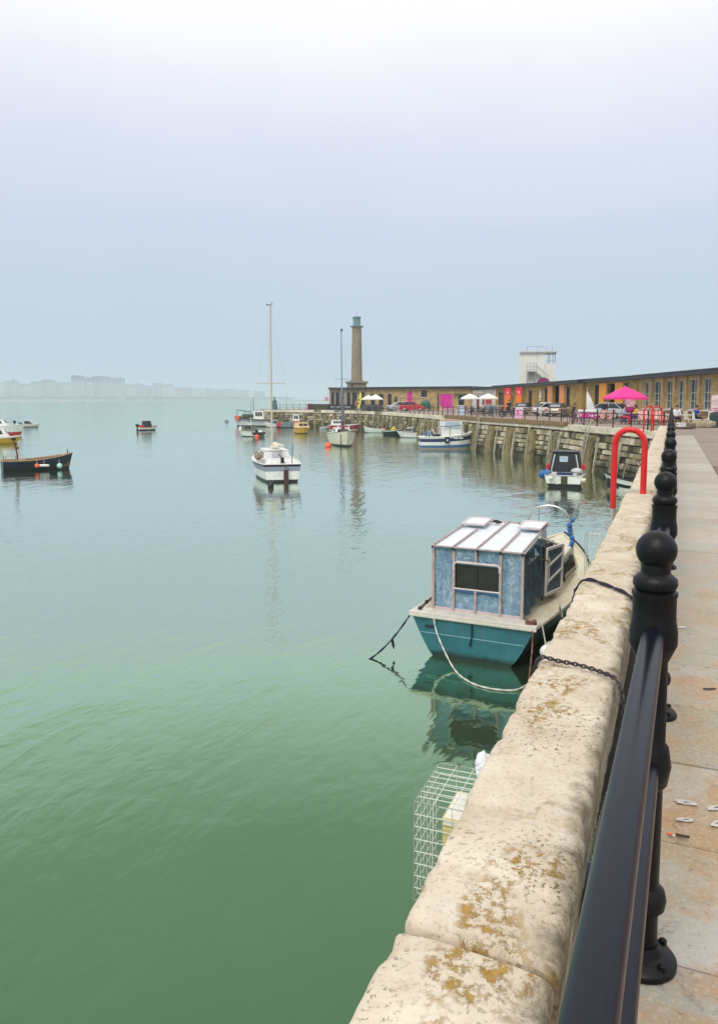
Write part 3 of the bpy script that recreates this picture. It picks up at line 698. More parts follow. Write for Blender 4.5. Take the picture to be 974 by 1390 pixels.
# ---- small craft out on the mooring, left
o, g = boat('small white speedboat with black windscreen and outboard, alone on open water', 37, 128, 84, 3.9, 1.6, .55, [white, white, white, greyp, greyp], name='speedboat', tr=.9, bow=.1, deck=white)
cabin(o, 1.3, 2.6, .55, .42, .58, 1.05, .6, .1, glass, white, wins=0, front=False, name='windscreen'); outboard(o, 0, .05, .7, black, 1.1)
b_ = MB(); b_.box(0, .8, .68, .9, .5, .3); b_.build('seat', black, o, bevel=.06)
o, g = boat('white cabin cruiser with red boot and tall rails, cut by the left photo edge', 1, 99, 100, 5.4, 2.2, 1.15, [white, white, white, redp, redp], name='cabin_cruiser', tr=.9, bow=.3, deck=white)
cabin(o, .9, 3.6, .9, .7, 1.2, 2.1, .7, .1, white, None, wins=2)
rails(o, [(-.8, 3.6, 1.35), (-.5, 4.7, 1.42), (0, 5.3, 1.45), (.5, 4.7, 1.42), (.8, 3.6, 1.35)], .9, .03); rails(o, [(.85, 1, 2.1), (.85, 2.8, 2.1)], .6, .03)
o, g = boat('white topped boat with yellow hull, cut by the left photo edge', -2, 80, 95, 4.0, 1.8, .62, [white, yellow, yellow, yellow, mat('ochre_boot', (.35, .22, .02), .6)], name='cabin_cruiser', tr=.85, bow=.2, deck=white)
cabin(o, .6, 2.9, .75, .6, .68, 1.55, .5, .1, white, None, wins=2)
o, g = boat('small white boat with a black canopy and red cover, far out alone on the bay', 200, 116, 60, 3.3, 1.5, .48, [white, white, white, black, black], name='cuddy_boat', tr=.85, bow=.15, deck=redp)
cabin(o, .9, 2.0, .55, .48, .5, 1.35, .15, .05, black, greyp, wins=1, front=True); outboard(o, 0, 0, .55)
b_ = MB(); b_.box(-.1, .5, .62, 1.1, .7, .35); b_.build('red_cover', redp, o, bevel=.1)
b_ = MB(); b_.tube([(.4, 2.1, .5), (.4, 2.1, 1.25)], .07, 6); b_.build('white_post', white, o)
buoy('small dark buoy alone on open water left of the pier end', 307, 573, .42, greyp)
o, g = boat('white motor cruiser with olive windscreen moored behind the white sloop', 339, 96, -62, 3.3, 1.7, .62, [white, white, white, white, black], name='motor_cruiser', tr=.9, bow=.2, deck=white)
cabin(o, 1.0, 2.5, .65, .5, .65, 1.45, .4, .15, mat('olive_screen', (.13, .13, .08), .4), white, wins=2); mast(o, .1, 1.6, 1.4, 2.4, .05, .03, mat('pale_green_pole', (.55, .7, .4), .5))
b_ = MB(); b_.box(-.5, 2.7, 1.0, .3, .3, .5); b_.build('deck_locker', white, o, bevel=.05)
o, g = boat('small black rubber dinghy with outboard close beside the white motor cruiser', 352, 95, 20, 1.9, 1.2, .45, [black, black, black, greyp, black], name='rubber_dinghy', opened=True, deck=rubber, trim=rubber, gun=.14, tr=.9, bow=.1)
outboard(o, 0, 0, .5, black, 1.0); b_ = MB(); b_.ball((.1, .8, .6), .3, 8, 6, sz=.7); b_.build('white_bag', white, o)
buoy('orange buoy in the water just under the black rubber dinghy', 348, 593.5, .26, orange)
# ---- boats along the outer wall
o, g = boat('weathered trawler with orange tipped grey hull and small wheelhouse at the pier end', 342, 133, -80, 6.2, 2.6, 1.2, [black, greyp, lightgrey, lightgrey, black], name='trawler', tr=.8, bow=.55, deck=wood)
b_ = MB(); b_.loft([[Vector((s * x, y, z)) for s, x, y, z in ((-1, .9, 5.2, 1.0), (-1, .55, 5.85, 1.0), (1, .55, 5.85, 1.0), (1, .9, 5.2, 1.0))], [Vector((s * x, y, z)) for s, x, y, z in ((-1, .98, 5.1, 1.75), (-1, .5, 6.1, 1.8), (1, .5, 6.1, 1.8), (1, .98, 5.1, 1.75))]]); b_.build('orange_bow', mat('faded_orange', (.6, .13, .08), .6, .3), o)
cabin(o, 1.0, 2.8, .8, .75, 1.2, 2.7, .1, .1, white, wood, wins=3); rails(o, [(.9, 3.2, 1.4), (.8, 4.4, 1.6), (.4, 5.7, 1.8)], 1.0, .035, black); rails(o, [(-.9, 3.2, 1.4), (-.8, 4.4, 1.6), (-.4, 5.7, 1.8)], 1.0, .035, black)
mast(o, 0, 2.9, 2.6, 4.8, .06, .04, navy); mast(o, .3, 3.4, 1.3, 4.3, .05, .04, greyp)
b_ = MB()
for k in range(9): b_.ball((random.uniform(-.6, .6), 3.2 + .16 * k, 1.6 + .25 * random.random()), .34, 7, 5)
b_.build('net_heap', mat('net_green', (.08, .09, .06), .9, .4, 8), o)
o, g = boat('low white dinghy with a blue canopy moored beside the grey and red workboat', 372, 128, -80, 3.4, 1.4, .5, [white, white, white, lightgrey, greyp], name='dinghy', deck=white)
cabin(o, 1.0, 2.0, .5, .4, .5, 1.15, .2, .1, teal, white, wins=1)
o, g = boat('grey workboat with red ends and a white wheelhouse under the pier railing', 393, 127.5, 88, 4.3, 1.9, .8, [greyp, greyp, greyp, greyp, black], name='workboat', tr=.9, bow=.3, deck=greyp)
b_ = MB(); b_.box(0, .3, .55, 1.85, .75, .75); b_.box(0, 3.2, .68, 1.62, 1.1, .8); b_.build('red_side_panel', redp, o, bevel=.12)
cabin(o, 2.6, 3.7, .7, .62, 1.0, 2.15, .1, .1, white, lightgrey, wins=2)
o, g = boat('yellow hulled boat with a cream canopy seen end on', 409.5, 105, 165, 3.4, 1.85, .68, [yellow, yellow, yellow, yellow, darkwood], name='canopy_boat', tr=.9, bow=.15, deck=yellow, trim=darkwood, flare=.8)
cabin(o, .2, 2.6, .82, .66, .72, 1.42, .35, .1, mat('cream_canvas', (.66, .47, .25), .8, .15), None, wins=0, front=True)
o, g = boat('red hulled day boat with a white cabin lying against the wall behind the cream sloop', 468, 117, 84, 4.6, 1.9, .72, [redp, redp, redp, redp, white], name='day_boat', tr=.85, bow=.15, deck=lightgrey, trim=white)
cabin(o, .2, 2.1, .75, .62, .75, 1.45, .2, .1, white, None, wins=3); b_ = MB()
for y_ in (1.15, 2.75): b_.box(.93, y_, .5, .06, .18, .46)
b_.build('white_fender_strip', white, o)
o, g = boat('tiny white tender at the stern of the red hulled day boat', 441, 120, 84, 1.7, .9, .32, [white, white, lightgrey, lightgrey, greyp], name='tender', opened=True, deck=lightgrey)
o, g = boat('pale green and white rowing boat moored left of the black launch', 506, 107, -84, 2.7, 1.35, .5, [white, white, mat('pale_green', (.5, .68, .58), .5), white, greyp], name='rowing_boat', opened=True, deck=lightgrey, trim=white)
buoy('pink round buoy on the water between rowing boat and black launch', 521, 588, .26, mat('pink_buoy', (.65, .2, .25), .5, .3), z=.4)
buoy('orange ball buoy hanging at the bow of the pale green rowing boat', 510, 580, .3, orange, z=.75)
o, g = boat('black launch carrying a yellow bundle between two white boats', 534, 100.5, 86, 2.6, 1.3, .5, [lightgrey, black, black, black, black], name='launch', opened=True, deck=greyp, trim=mat('pale_teal_trim', (.35, .55, .55), .5))
b_ = MB(); b_.box(.3, 1.3, .62, .5, .5, .4, .4); b_.ball((.2, 1.3, .85), .2, 7, 5); b_.build('yellow_bundle', mat('yellow_oilskin', (.72, .5, .05), .5), o, bevel=.08)
o, g = boat('white cuddy boat with grey windscreen moored left of the blue striped boat', 557, 93, -70, 3.4, 1.5, .6, [white, white, white, white, greyp], name='cuddy_boat', tr=.9, bow=.1, deck=white)
cabin(o, 1.2, 2.6, .6, .45, .62, 1.15, .6, .1, greyp, white, wins=2); outboard(o, 0, 0, .5, greyp, .9)
# ---- blue and white striped fishing boat against the timbers
o, g = boat('blue and white striped fishing boat with a pale flat topped wheelhouse and black bow fender', 606, 71.5, 78, 5.0, 2.2, 1.12, [white, navy, white, midblue, mat('tan_boot', (.32, .27, .2), .7)], name='fishing_boat', tr=.62, bow=.45, full=.5, flare=.8, rake=.2, deck=white, trim=white, gun=.06, pw=3.2)
st_ = g['st']
cabin(o, 1.9, 3.9, .8, .74, 1.1, 2.6, .12, .12, white, mat('orange_trim', (.6, .25, .1), .6), wins=1, side=(.04, .96, .5, .95), front=2)
for ch_ in o.children:
    for w__ in ch_.children:
        if w__.name.startswith('window'): w__.data.materials[0] = mat('painted_reflection_pane', (.42, .50, .58), .15, .1)  # pale pane colour stands in for the reflection on the glass
b_ = MB()
for k in range(1, 5): pass
rails(o, [(1.0, 1.7, 1.12), (1.05, 2.6, 1.15), (1.0, 3.7, 1.25)], .95, .028, black); rails(o, [(-1.0, 1.7, 1.12), (-1.05, 2.6, 1.15), (-1.0, 3.7, 1.25)], .95, .028, black)
b_ = MB(); b_.tube([(0.3, .75, 1.35), (.75, .75, 1.35)], .33, 12); b_.build('net_drum', mat('blue_drum', (.03, .1, .25), .5), o, bevel=.02)
MB().tube([(.8, .55, .95), (.8, .75, 1.75), (.8, 1.0, .95)], .05, 6).build('drum_frame', white, o)
b_ = MB(); b_.tube([(.6, 1.5, 1.2), (.3, 1.1, 1.8)], .05, 5); b_.tube([(.2, 1.4, 1.2), (.5, 1.2, 1.7)], .05, 5); b_.build('gallows', cream, o)
b_ = MB(); b_.box(.2, 1.5, 1.25, .9, .5, .25); b_.build('fish_tray', black, o)
b_ = MB(); b_.tube([(0, 4.9, .0), (0, 5.03, .8), (0, 5.06, 1.75)], .11, 8); b_.tube([(.25, 4.75, .3), (.22, 4.8, 1.45)], .12, 8); b_.build('bow_fender', rubber, o, smooth=True)
for x_, y_ in ((.2, 4.3), (-.3, 4.5), (.5, 4.1)): MB().tube([(x_, y_, 1.4), (x_, y_, 2.2)], .05, 6).build('samson_post', darkwood, o)
b_ = MB(); b_.box(1.14, 2.35, .85, .05, .42, .6); b_.build('side_fender', rubber, o, bevel=.04)
b_ = MB(); b_.box(1.185, 2.35, .85, .03, .12, .16); b_.build('white_patch', white, o)
b_ = MB()
for k, (w_, h_) in enumerate(((.05, .15), (.1, .14), (.05, .15), (.09, .12), (.12, .15), (.12, .1))): b_.box(1.115 - k * .014, 3.0 + k * .15, 1.02, .02, w_, h_)
b_.build('registration_marks', white, o)
for z_, m_ in ((.95, white), (.7, mat('pale_buoy', (.55, .5, .5), .6))): pass
hang_fender('white ball fender at the bow of the blue striped fishing boat', o, .35, 5.0, 1.15, .2, white)
hang_fender('mauve ball fender low on the bow of the blue striped fishing boat', o, .38, 4.95, .62, .17, mat('mauve_vinyl', (.4, .32, .42), .5))
buoy('orange and white mooring float under the wall timbers right of the striped boat', 681.5, 615, .17, mat('salmon_float', (.7, .32, .22), .5))
# ---- black cuddy boat under the wall
o, g = boat('black canopied boat with white stern and paired fenders moored below the wall', 770, 41.5, 3, 4.2, 2.05, .62, [white, white, white, black, black], name='canopy_boat', tr=.92, bow=.2, deck=lightgrey)
cabin(o, 1.2, 3.0, .86, .66, .6, 1.72, .25, .12, black, black, wins=0, front=False, back=False, over=.08)
b_ = MB(); b_.box(-.08, 1.245, 1.38, .42, .03, .3); b_.build('canopy_window', mat('pale_blue_pane', (.42, .5, .58), .2), o)
b_ = MB(); b_.box(.62, 1.2, 1.16, .07, .05, .95, ry=-.18); b_.box(-.62, 1.2, 1.16, .07, .05, .95, ry=.18); b_.build('canopy_pole', alu, o)
b_ = MB(); b_.tube([(-.86, 1.3, .95), (-.86, 2.0, .95)], .16, 8); b_.tube([(.88, 1.3, .95), (.88, 2.0, .95)], .16, 8); b_.build('red_roll', redp, o, smooth=True)
b_ = MB(); b_.box(0, .55, .66, 1.3, .7, .14); b_.build('stern_locker', lightgrey, o, bevel=.04)
b_ = MB(); b_.box(.05, .28, .7, .8, .2, .12); b_.build('dark_well', navy, o)
b_ = MB(); b_.ball((.62, .6, .82), .3, 12, 8, sz=.55); b_.build('engine_cowl', lightgrey, o, smooth=True)
b_ = MB(); b_.box(.04, -.03, .38, .32, .05, .4); b_.build('transom_notch', mat('dark_olive', (.05, .055, .02), .7), o)
b_ = MB(); b_.tube([(-.55, .1, .8), (-.3, -.35, .2)], .035, 6); b_.build('boarding_pole', lightgrey, o)
b_ = MB(); b_.box(-.1, 3.2, 1.0, .5, .4, .9); b_.build('foredeck_pump', teal, o, bevel=.06)
b_ = MB()
for k in range(8): b_.ball((-.95 + random.uniform(-.2, .15), .25 + random.uniform(-.15, .4), .62 + random.uniform(-.12, .12)), .15, 8, 6)
b_.build('blue_rope_bundle', rope_blue, o, smooth=True)
hang_fender('white fender hanging at the left stern corner of the black canopied boat', o, -.62, -.1, .5, .1, white, .42)
hang_fender('cream fender sticking out at the right stern corner of the black canopied boat', o, 1.0, .05, .42, .11, cream, .6)
# ---- white bowed boat behind the red hoop
o, g = boat('white and black dinghy half hidden by the coping under the red ladder hoop', 868, 37.6, -80, 3.2, 1.4, .55, [white, white, black, white, white], name='dinghy', opened=True, deck=rubber, trim=black)
stay(o, arch((-.4, 2.2, .5), (.5, 1.4, .5), 1.1), .035, wood, 'tiller_hoop')
# ------------------------------------------------------------------ turquoise cabin boat with its tarpaulin shelter
def tarp_mat(name, c1, c2, c3, bd=.085):
    m, nt, N, L, b = nodes(name); v = coords(nt)
    f = ramp(nt, noi(nt, mapped(nt, v, (2.2, 2.2, .9)), 2.6, 7, .72, 1.0), [(.36, 0.0), (.66, 1.0)])
    c = mixc(nt, f, c1, c2)
    s = N.new('ShaderNodeSeparateXYZ'); L.new(v, s.inputs[0])
    c = mixc(nt, math_(nt, 'MULTIPLY', ramp(nt, noi(nt, mapped(nt, v, (2.6, 2.6, 1.2)), 2.3, 5, .65, 1.6), [(.5, 0.0), (.68, 1.0)]), .55), c, c3)
    L.new(c, b.inputs['Base Color']); b.inputs['Roughness'].default_value = .42; b.inputs['Specular IOR Level'].default_value = .5
    b.inputs['Transmission Weight'].default_value = 0
    h = math_(nt, 'ADD', noi(nt, mapped(nt, v, (1, 1, .7)), 6, 5, .6, 1.5), math_(nt, 'MULTIPLY', noi(nt, v, 22, 3, .6, 1), .3))
    bump(nt, b, h, 1.0, bd); return m
TARP = tarp_mat('blue_tarpaulin', (.15, .29, .43), (.28, .42, .54), (.52, .61, .67))
ROOFT = tarp_mat('pale_roof_sheet', (.66, .73, .80), (.78, .82, .86), (.84, .86, .87), .03)
DTARP = tarp_mat('dark_tarpaulin', (.02, .05, .10), (.05, .115, .20), (.10, .18, .28))
batten = mat('pink_grey_batten', (.42, .34, .32), .75, .2, 8, dirt=((.2, .14, .12), .5, 6))
m, nt, N, L, b = nodes('turquoise_transom'); v = coords(nt)
c = mixc(nt, ramp(nt, noi(nt, v, 2.5, 5, .7), [(.35, 0.0), (.65, 1.0)]), (.013, .118, .152), (.03, .172, .212))
s = N.new('ShaderNodeSeparateXYZ'); L.new(v, s.inputs[0])
spk = ramp(nt, noi(nt, v, 38, 4, .75), [(.57, 0.0), (.66, 1.0)])
mr = N.new('ShaderNodeMapRange'); mr.inputs[1].default_value = .30; mr.inputs[2].default_value = .70
L.new(math_(nt, 'ADD', s.outputs[2], math_(nt, 'MULTIPLY', noi(nt, v, 3, 4), .3)), mr.inputs[0])
c = mixc(nt, math_(nt, 'MULTIPLY', math_(nt, 'MULTIPLY', spk, mr.outputs[0]), .8), c, (.02, .03, .035))
c = mixc(nt, math_(nt, 'MULTIPLY', ramp(nt, noi(nt, mapped(nt, v, (6, 6, .6)), 2, 4), [(.55, 0.0), (.7, 1.0)]), .3), c, (.02, .08, .10))
wd = math_(nt, 'ADD', s.outputs[2], math_(nt, 'MULTIPLY', noi(nt, v, 7, 5, .7), -.16))
mw = N.new('ShaderNodeMapRange'); mw.inputs[1].default_value = .06; mw.inputs[2].default_value = -.03; L.new(wd, mw.inputs[0])
c = mixc(nt, math_(nt, 'MULTIPLY', mw.outputs[0], .9), c, (.012, .02, .008))
c = mixc(nt, math_(nt, 'MULTIPLY', math_(nt, 'MULTIPLY', ramp(nt, noi(nt, mapped(nt, v, (9, 9, .5)), 2.2, 4, .6), [(.60, 0.0), (.70, 1.0)]), mr.outputs[0]), .55), c, (.14, .06, .025))
L.new(c, b.inputs['Base Color']); b.inputs['Roughness'].default_value = .38
TURQ = m
ivory = mat('ivory_deck', (.66, .61, .46), .5, .12, 3, dirt=((.36, .3, .15), .6, 3))
TB, g = boat('turquoise sterned cabin boat with a blue tarpaulin shelter moored beside the coping', 0, 0, 0, 7.0, 2.5, .72, [navy, navy, mat('shaded_hull', (.012, .03, .05), .4, .3), MATS["shaded_hull"], black], deck=ivory, cat='boat', name='cabin_boat',  # hull sides coloured dark in place of the shadow on them
             tr=.88, bow=.42, flare=.63, rake=.8, transom=TURQ, trim=ivory, gun=.035, pw=2.4, loc=Vector((-3.1, 12.76, 0)), rz=R(-5))
tw = g['w'](0)
b_ = MB(); b_.box(0, -.008, .40, tw * 1.66, .014, .016); b_.build('transom_rib', mat('faded_turquoise', (.16, .36, .40), .5, .2), TB)
b_ = MB(); b_.box(0, .12, .74, tw * 2 + .06, .34, .045); b_.box(0, -.03, .695, tw * 2 + .06, .06, .05); b_.build('stern_deck_lip', mat('worn_white', (.6, .56, .5), .6), TB, bevel=.015)
b_ = MB(); b_.box(-.75, -.02, .52, .16, .03, .03); b_.build('transom_cleat', rubber, TB)
b_ = MB(); b_.tube([(.02, -.03, .66), (.03, -.04, .45), (.0, -.03, .33)], .012, 5); b_.ball((.0, -.04, .31), .03, 6, 5); b_.build('hanging_line', black, TB)
# shelter: rippled sheets between battens
def sheet(p, q, r_, s_, nx, ny, amp, seed):
    """rippled quad p-q (bottom) r-s (top) with 3 mm thickness"""
    random.seed(seed); p, q, r_, s_ = map(Vector, (p, q, r_, s_)); nrm = (q - p).cross(s_ - p).normalized()
    b_ = MB(); vs = []
    for k in (0, 1):
        for j in range(ny + 1):
            for i in range(nx + 1):
                u_, v_ = i / nx, j / ny; pt = (p.lerp(q, u_)).lerp(s_.lerp(r_, u_), v_)
                d = noise.noise(Vector((u_ * 5 + seed, v_ * 2.2, seed))) + .5 * noise.noise(Vector((u_ * 12 + v_ * 4, v_ * 7, seed + 3)))
                vs.append(pt + nrm * (amp * d - .004 * k))
    n1 = (nx + 1) * (ny + 1); fs = []
    for j in range(ny):
        for i in range(nx):
            a = j * (nx + 1) + i; f = (a, a + 1, a + nx + 2, a + nx + 1); fs += [f, tuple(n1 + x for x in f[::-1])]
    return b_.add(vs, fs)
ZR, ZF = 1.88, 2.08; XR, XF = .80, .74; Y0, Y1 = .30, 2.2
sh_ = sheet((-XR, Y0, .74), (-.42, Y0, .74), (-.42, Y0, ZR), (-XR, Y0, ZR), 18, 34, .03, 1)
for f in (sheet((.42, Y0, .74), (XR, Y0, .74), (XR, Y0, ZR), (.42, Y0, ZR), 18, 34, .03, 2), sheet((-.42, Y0, .74), (.42, Y0, .74), (.42, Y0, 1.18), (-.42, Y0, 1.18), 34, 18, .028, 3), sheet((-.42, Y0, 1.60), (.42, Y0, 1.60), (.42, Y0, ZR), (-.42, Y0, ZR), 28, 10, .02, 4)):
    sh_.add(f.v, f.f)
sh_.build('stern_sheet', TARP, TB, smooth=True, fix=False)
sh_ = sheet((-XR, Y1, .74), (-XR, Y0, .74), (-XR, Y0, ZR), (-XF, Y1, ZF), 30, 22, .02, 5); sh_.build('port_sheet', TARP, TB, smooth=True, fix=False)
sh_ = sheet((XR + .03, Y0 + .05, .80), (XR + .05, 1.55, .95), (XR, 1.5, 1.93), (XR, Y0 + .02, ZR - .05), 26, 24, .06, 6); sh_.build('starboard_sheet', DTARP, TB, smooth=True, fix=False)
sh_ = sheet((XR, Y0 + .1, 1.62), (XR + .02, 1.9, 1.72), (XF, Y1 - .1, 2.05), (XR - .02, Y0, ZR), 20, 10, .02, 16); sh_.build('side_flap', tarp_mat('pale_blue_flap', (.34, .47, .58), (.46, .58, .67), (.56, .66, .72), .04), TB, smooth=True, fix=False)
rf_ = sheet((-XR - .03, Y0 - .05, ZR + .012), (XR + .03, Y0 - .05, ZR + .012), (XF + .02, Y1, ZF), (-XF - .02, Y1, ZF), 40, 30, .013, 7); rf_.build('roof_sheet', ROOFT, TB, smooth=True, fix=False)
b_ = MB()
for x in (-.80, -.42, .42, .80): b_.box(x, Y0 - .03, (.70 + ZR - .06) / 2, .05, .035, ZR - .72)
b_.box(-.02, Y0 - .03, .95, .045, .03, .44); b_.box(-.02, Y0 - .03, 1.74, .045, .03, .26)
b_.build('upright_batten', batten, TB, bevel=.006)
def rslope(y): return ZR + .03 + (ZF - ZR) * (y - Y0) / (Y1 - Y0)
for x0, x1, ya, yb in ((-.80, -.745, Y0 - .04, 1.75), (-.42, -.40, Y0 - .04, 1.5), (.0, .0, Y0 - .04, Y1), (.42, .40, Y0 - .04, 1.5), (.80, .745, Y0 - .04, Y1)):
    b_ = MB(); b_.loft([[Vector((x0 + a_, ya, rslope(ya) + z_)) for a_, z_ in ((-.015, 0), (.015, 0), (.015, .024), (-.015, .024))], [Vector((x1 + a_, yb, rslope(yb) + z_)) for a_, z_ in ((-.015, 0), (.015, 0), (.015, .024), (-.015, .024))]]); b_.build('roof_batten', batten, TB)
MB().box(0, Y0 - .06, ZR + .02, 1.66, .028, .028).build('cross_batten', batten, TB, bevel=.005); MB().box(.0, Y1, ZF + .01, 1.5, .04, .04).build('cross_batten', batten, TB, bevel=.005)
for x in (-.52, .55):
    b_ = MB(); b_.M = Matrix.Translation((x, 1.83, rslope(1.83) + .05)) @ Euler((.10, 0, 0)).to_matrix().to_4x4()
    b_.box(0, 0, 0, .42, .5, .03); b_.build('roof_flap', ROOFT, TB, bevel=.012)
    b_ = MB(); b_.M = Matrix.Translation((x, 1.83, rslope(1.83) + .06)) @ Euler((.10, 0, 0)).to_matrix().to_4x4()
    for s in (-.21, .21): b_.box(s, 0, .01, .03, .52, .03)
    b_.box(0, -.25, .01, .42, .03, .03); b_.box(0, .25, .01, .42, .03, .03); b_.build('flap_frame', mat('pale_frame', (.62, .55, .54), .6), TB, bevel=.006)
for x, y in ((-.80, Y0 - .08), (-.42, Y0 - .08), (.02, Y0 - .08), (.42, Y0 - .08), (.8, Y0 - .08)): MB().ball((x, y, ZR + .0), .026, 7, 5).build('lashing', black, TB)
for x, y in ((-.15, 1.98), (.3, 2.0), (-.22, 2.05)): MB().box(x, y, rslope(y) + .03, .1, .05, .04, .6).build('clip', black, TB)
b_ = MB(); b_.tube([(.02, Y0 - .08, ZR), (.03, Y0 - .09, ZR - .14)], .01, 5)
b_.build('lashing', black, TB)
MB().box(0, Y0 - .012, .775, 1.6, .03, .07).build('pink_hem', mat('pinkish_hem', (.52, .44, .43), .7, .12, 6), TB, bevel=.01)
b_ = MB(); b_.tube([(-.4, Y0 - .015, 1.14), (-.15, Y0 - .02, 1.13), (.1, Y0 - .015, 1.145), (.4, Y0 - .015, 1.125)], .028, 8); b_.build('rolled_edge', mat('deep_blue_tarp', (.02, .09, .26), .45, .2), TB, smooth=True)
# stern window
b_ = MB(); b_.box(0, Y0 + .012, 1.39, .80, .02, .42); b_.build('stern_window', mat('smoky_vinyl', (.022, .02, .014), .12, .5, 3), TB)
b_ = MB(); b_.tube([(-.41, Y0 - .045, 1.50), (-.41, Y0 - .045, 1.60), (-.37, Y0 - .045, 1.645), (.37, Y0 - .045, 1.645), (.41, Y0 - .045, 1.60), (.41, Y0 - .045, 1.52)], .022, 8); b_.tube([(-.42, Y0 - .04, 1.175), (.42, Y0 - .04, 1.175)], .016, 6); b_.build('window_rim', MATS["pale_frame"], TB, smooth=True)
b_ = MB(); b_.box(.0, Y0 - .0, 1.39, .012, .02, .42); b_.build('window_bar', black, TB)
# starboard lattice frame, hinged open, with a black board for the dark opening behind it
fr = mat('chalky_frame', (.62, .58, .55), .6, .1)
b_ = MB(); b_.M = Matrix.Translation((.93, 2.02, 1.30)) @ Euler((0, .05, math.pi / 2 - .12)).to_matrix().to_4x4()
for s in (-.42, .42): b_.box(s, 0, 0, .055, .04, .86)
for z_, r_ in ((-.42, 0), (.42, 0)): b_.box(0, 0, z_, .86, .04, .055)
for z_ in (-.12, .17): b_.box(0, 0, z_, .84, .035, .04, ry=-.22)
b_.box(-.3, 0, .0, .03, .03, .5)
b_.build('side_window_frame', fr, TB, bevel=.008)
b_ = MB(); b_.M = Matrix.Translation((.915, 2.02, 1.30)) @ Euler((0, .05, math.pi / 2 - .12)).to_matrix().to_4x4(); b_.box(0, .0, 0, .82, .008, .82); b_.build('side_window_pane', DTARP, TB)
b_ = MB(); b_.box(.83, 1.9, 1.3, .03, .75, 1.0); b_.build('opening_shade_board', black, TB)  # solid black sheet standing in for the shade inside the shelter
b_ = MB(); b_.tube([(.80, 1.35, 2.0), (.86, 2.75, 1.62)], .03, 6); b_.tube([(.86, 2.75, 1.62), (.90, 2.8, .85)], .03, 6); b_.build('leaning_strut', fr, TB)
b_ = MB(); b_.tube([(.82, .32, 1.86), (.86, 1.0, 1.72), (.9, 1.7, 1.5)], .012, 5); b_.build('guy_line', black, TB)
# low cabin ahead of the shelter
c_ = MB(); c_.loft([[Vector(p) for p in ((-.95, 2.25, .66), (.95, 2.25, .66), (.88, 4.7, .76), (-.88, 4.7, .76))], [Vector(p) for p in ((-.88, 2.25, 1.30), (.88, 2.25, 1.30), (.74, 4.45, 1.30), (-.74, 4.45, 1.30))], [Vector(p) for p in ((-.6, 2.25, 1.42), (.6, 2.25, 1.42), (.5, 4.3, 1.40), (-.5, 4.3, 1.40))]])
cb = c_.build('cabin', cream, TB, bevel=.04)
b_ = MB(); b_.loft([[Vector(p) for p in ((.935 + d_, 2.95, .86), (.895 + d_, 4.15, .90), (.83 + d_, 4.05, 1.22), (.87 + d_, 2.95, 1.20))] for d_ in (-.02, .015)]); b_.build('window', glass, cb)
b_ = MB(); b_.loft([[Vector(p) for p in ((-.935 - d_, 2.95, .86), (-.895 - d_, 4.15, .90), (-.83 - d_, 4.05, 1.22), (-.87 - d_, 2.95, 1.20))] for d_ in (-.02, .015)]); b_.build('window', glass, cb)
b_ = MB(); b_.box(0, 3.6, 1.45, .6, .6, .06); b_.build('hatch', white, cb, bevel=.02)
b_ = MB(); b_.box(.55, 2.75, 1.0, .5, .25, .9); b_.build('wheelhouse_post', cream, TB, bevel=.03)
for y_ in (5.05, 5.3): pass
b_ = MB(); b_.ball((.15, 5.1, .98), .2, 8, 6, sz=.6); b_.box(-.2, 5.3, .98, .3, .3, .16); b_.build('foredeck_gear', cream, TB, bevel=.03)
pul = MB(); pul.tube([(-.52, 5.35, .95), (-.50, 5.35, 1.5)] + arch((-.47, 5.35, 1.62), (.50, 5.45, 1.62), .42, n=14) + [(.54, 5.45, 1.4), (.56, 5.45, .95)], .022, 8); pul.tube([(-.22, 5.36, .98), (-.22, 5.37, 1.96)], .015, 6); pul.build('pulpit_arch', steel, TB, smooth=True)
b_ = MB()
for k in range(7): b_.ball((.53 + random.uniform(-.06, .06), 5.45 + random.uniform(-.06, .06), 1.12 + .1 * k), .06, 7, 5)
MB().ball((-.5, 5.35, 1.56), .06, 7, 5).build('blue_lashing', rope_blue, TB); b_.build('blue_rope_coil', rope_blue, TB)
rl_ = MB(); st_ = g['st']; rl_.tube([(p[0].x + .015, p[0].y, p[0].z + .03) for p in st_[5:]], .03, 6); rl_.build('rub_rail', rubber, TB, smooth=True)
b_ = MB(); b_.tube([(-.98, .1, .76), (-1.03, .6, .80), (-1.1, 1.5, .84)], .02, 6); b_.ball((-.98, .1, .78), .045, 6, 5); b_.ball((-1.02, .5, .8), .04, 6, 5); b_.build('side_line', black, TB)
def tbw(x, y, z): return TB.matrix_basis @ Vector((x, y, z))
hang_fender('white cylinder fender at the stern quarter of the turquoise boat', TB, 1.3, .12, .36, .11, white, .42)
hang_fender('dark ball fender squeezed between the turquoise boat and the quay', TB, 1.36, 1.1, .5, .17, rubber)
def rope(label, pts, r, m, n=8, cat='rope', name='mooring_rope'):
    f = thing(name, label, cat, pts[0]); o_ = Vector(pts[0])
    P_ = [Vector(p) - o_ for p in pts]
    b_ = MB()
    for k in range(2):                        # two twisted strands
        q = []
        for i in range(len(P_) - 1):
            for s in range(6):
                t = s / 6; p = P_[i].lerp(P_[i + 1], t); tang = (P_[i + 1] - P_[i]).normalized(); x_ = tang.orthogonal().normalized(); y_ = tang.cross(x_)
                L_ = sum((P_[j + 1] - P_[j]).length for j in range(i)) + (P_[i + 1] - P_[i]).length * t
                a = L_ / (r * 7) * 2 * math.pi * .25 + k * math.pi; q.append(p + (x_ * math.cos(a) + y_ * math.sin(a)) * r * .45)
        q.append(P_[-1]); b_.tube(q, r * .62, 6)
    b_.build('strand', m, f, smooth=True); return f
def smooth(pts, n=8):
    return smoothline_n([Vector(p) for p in pts], n)
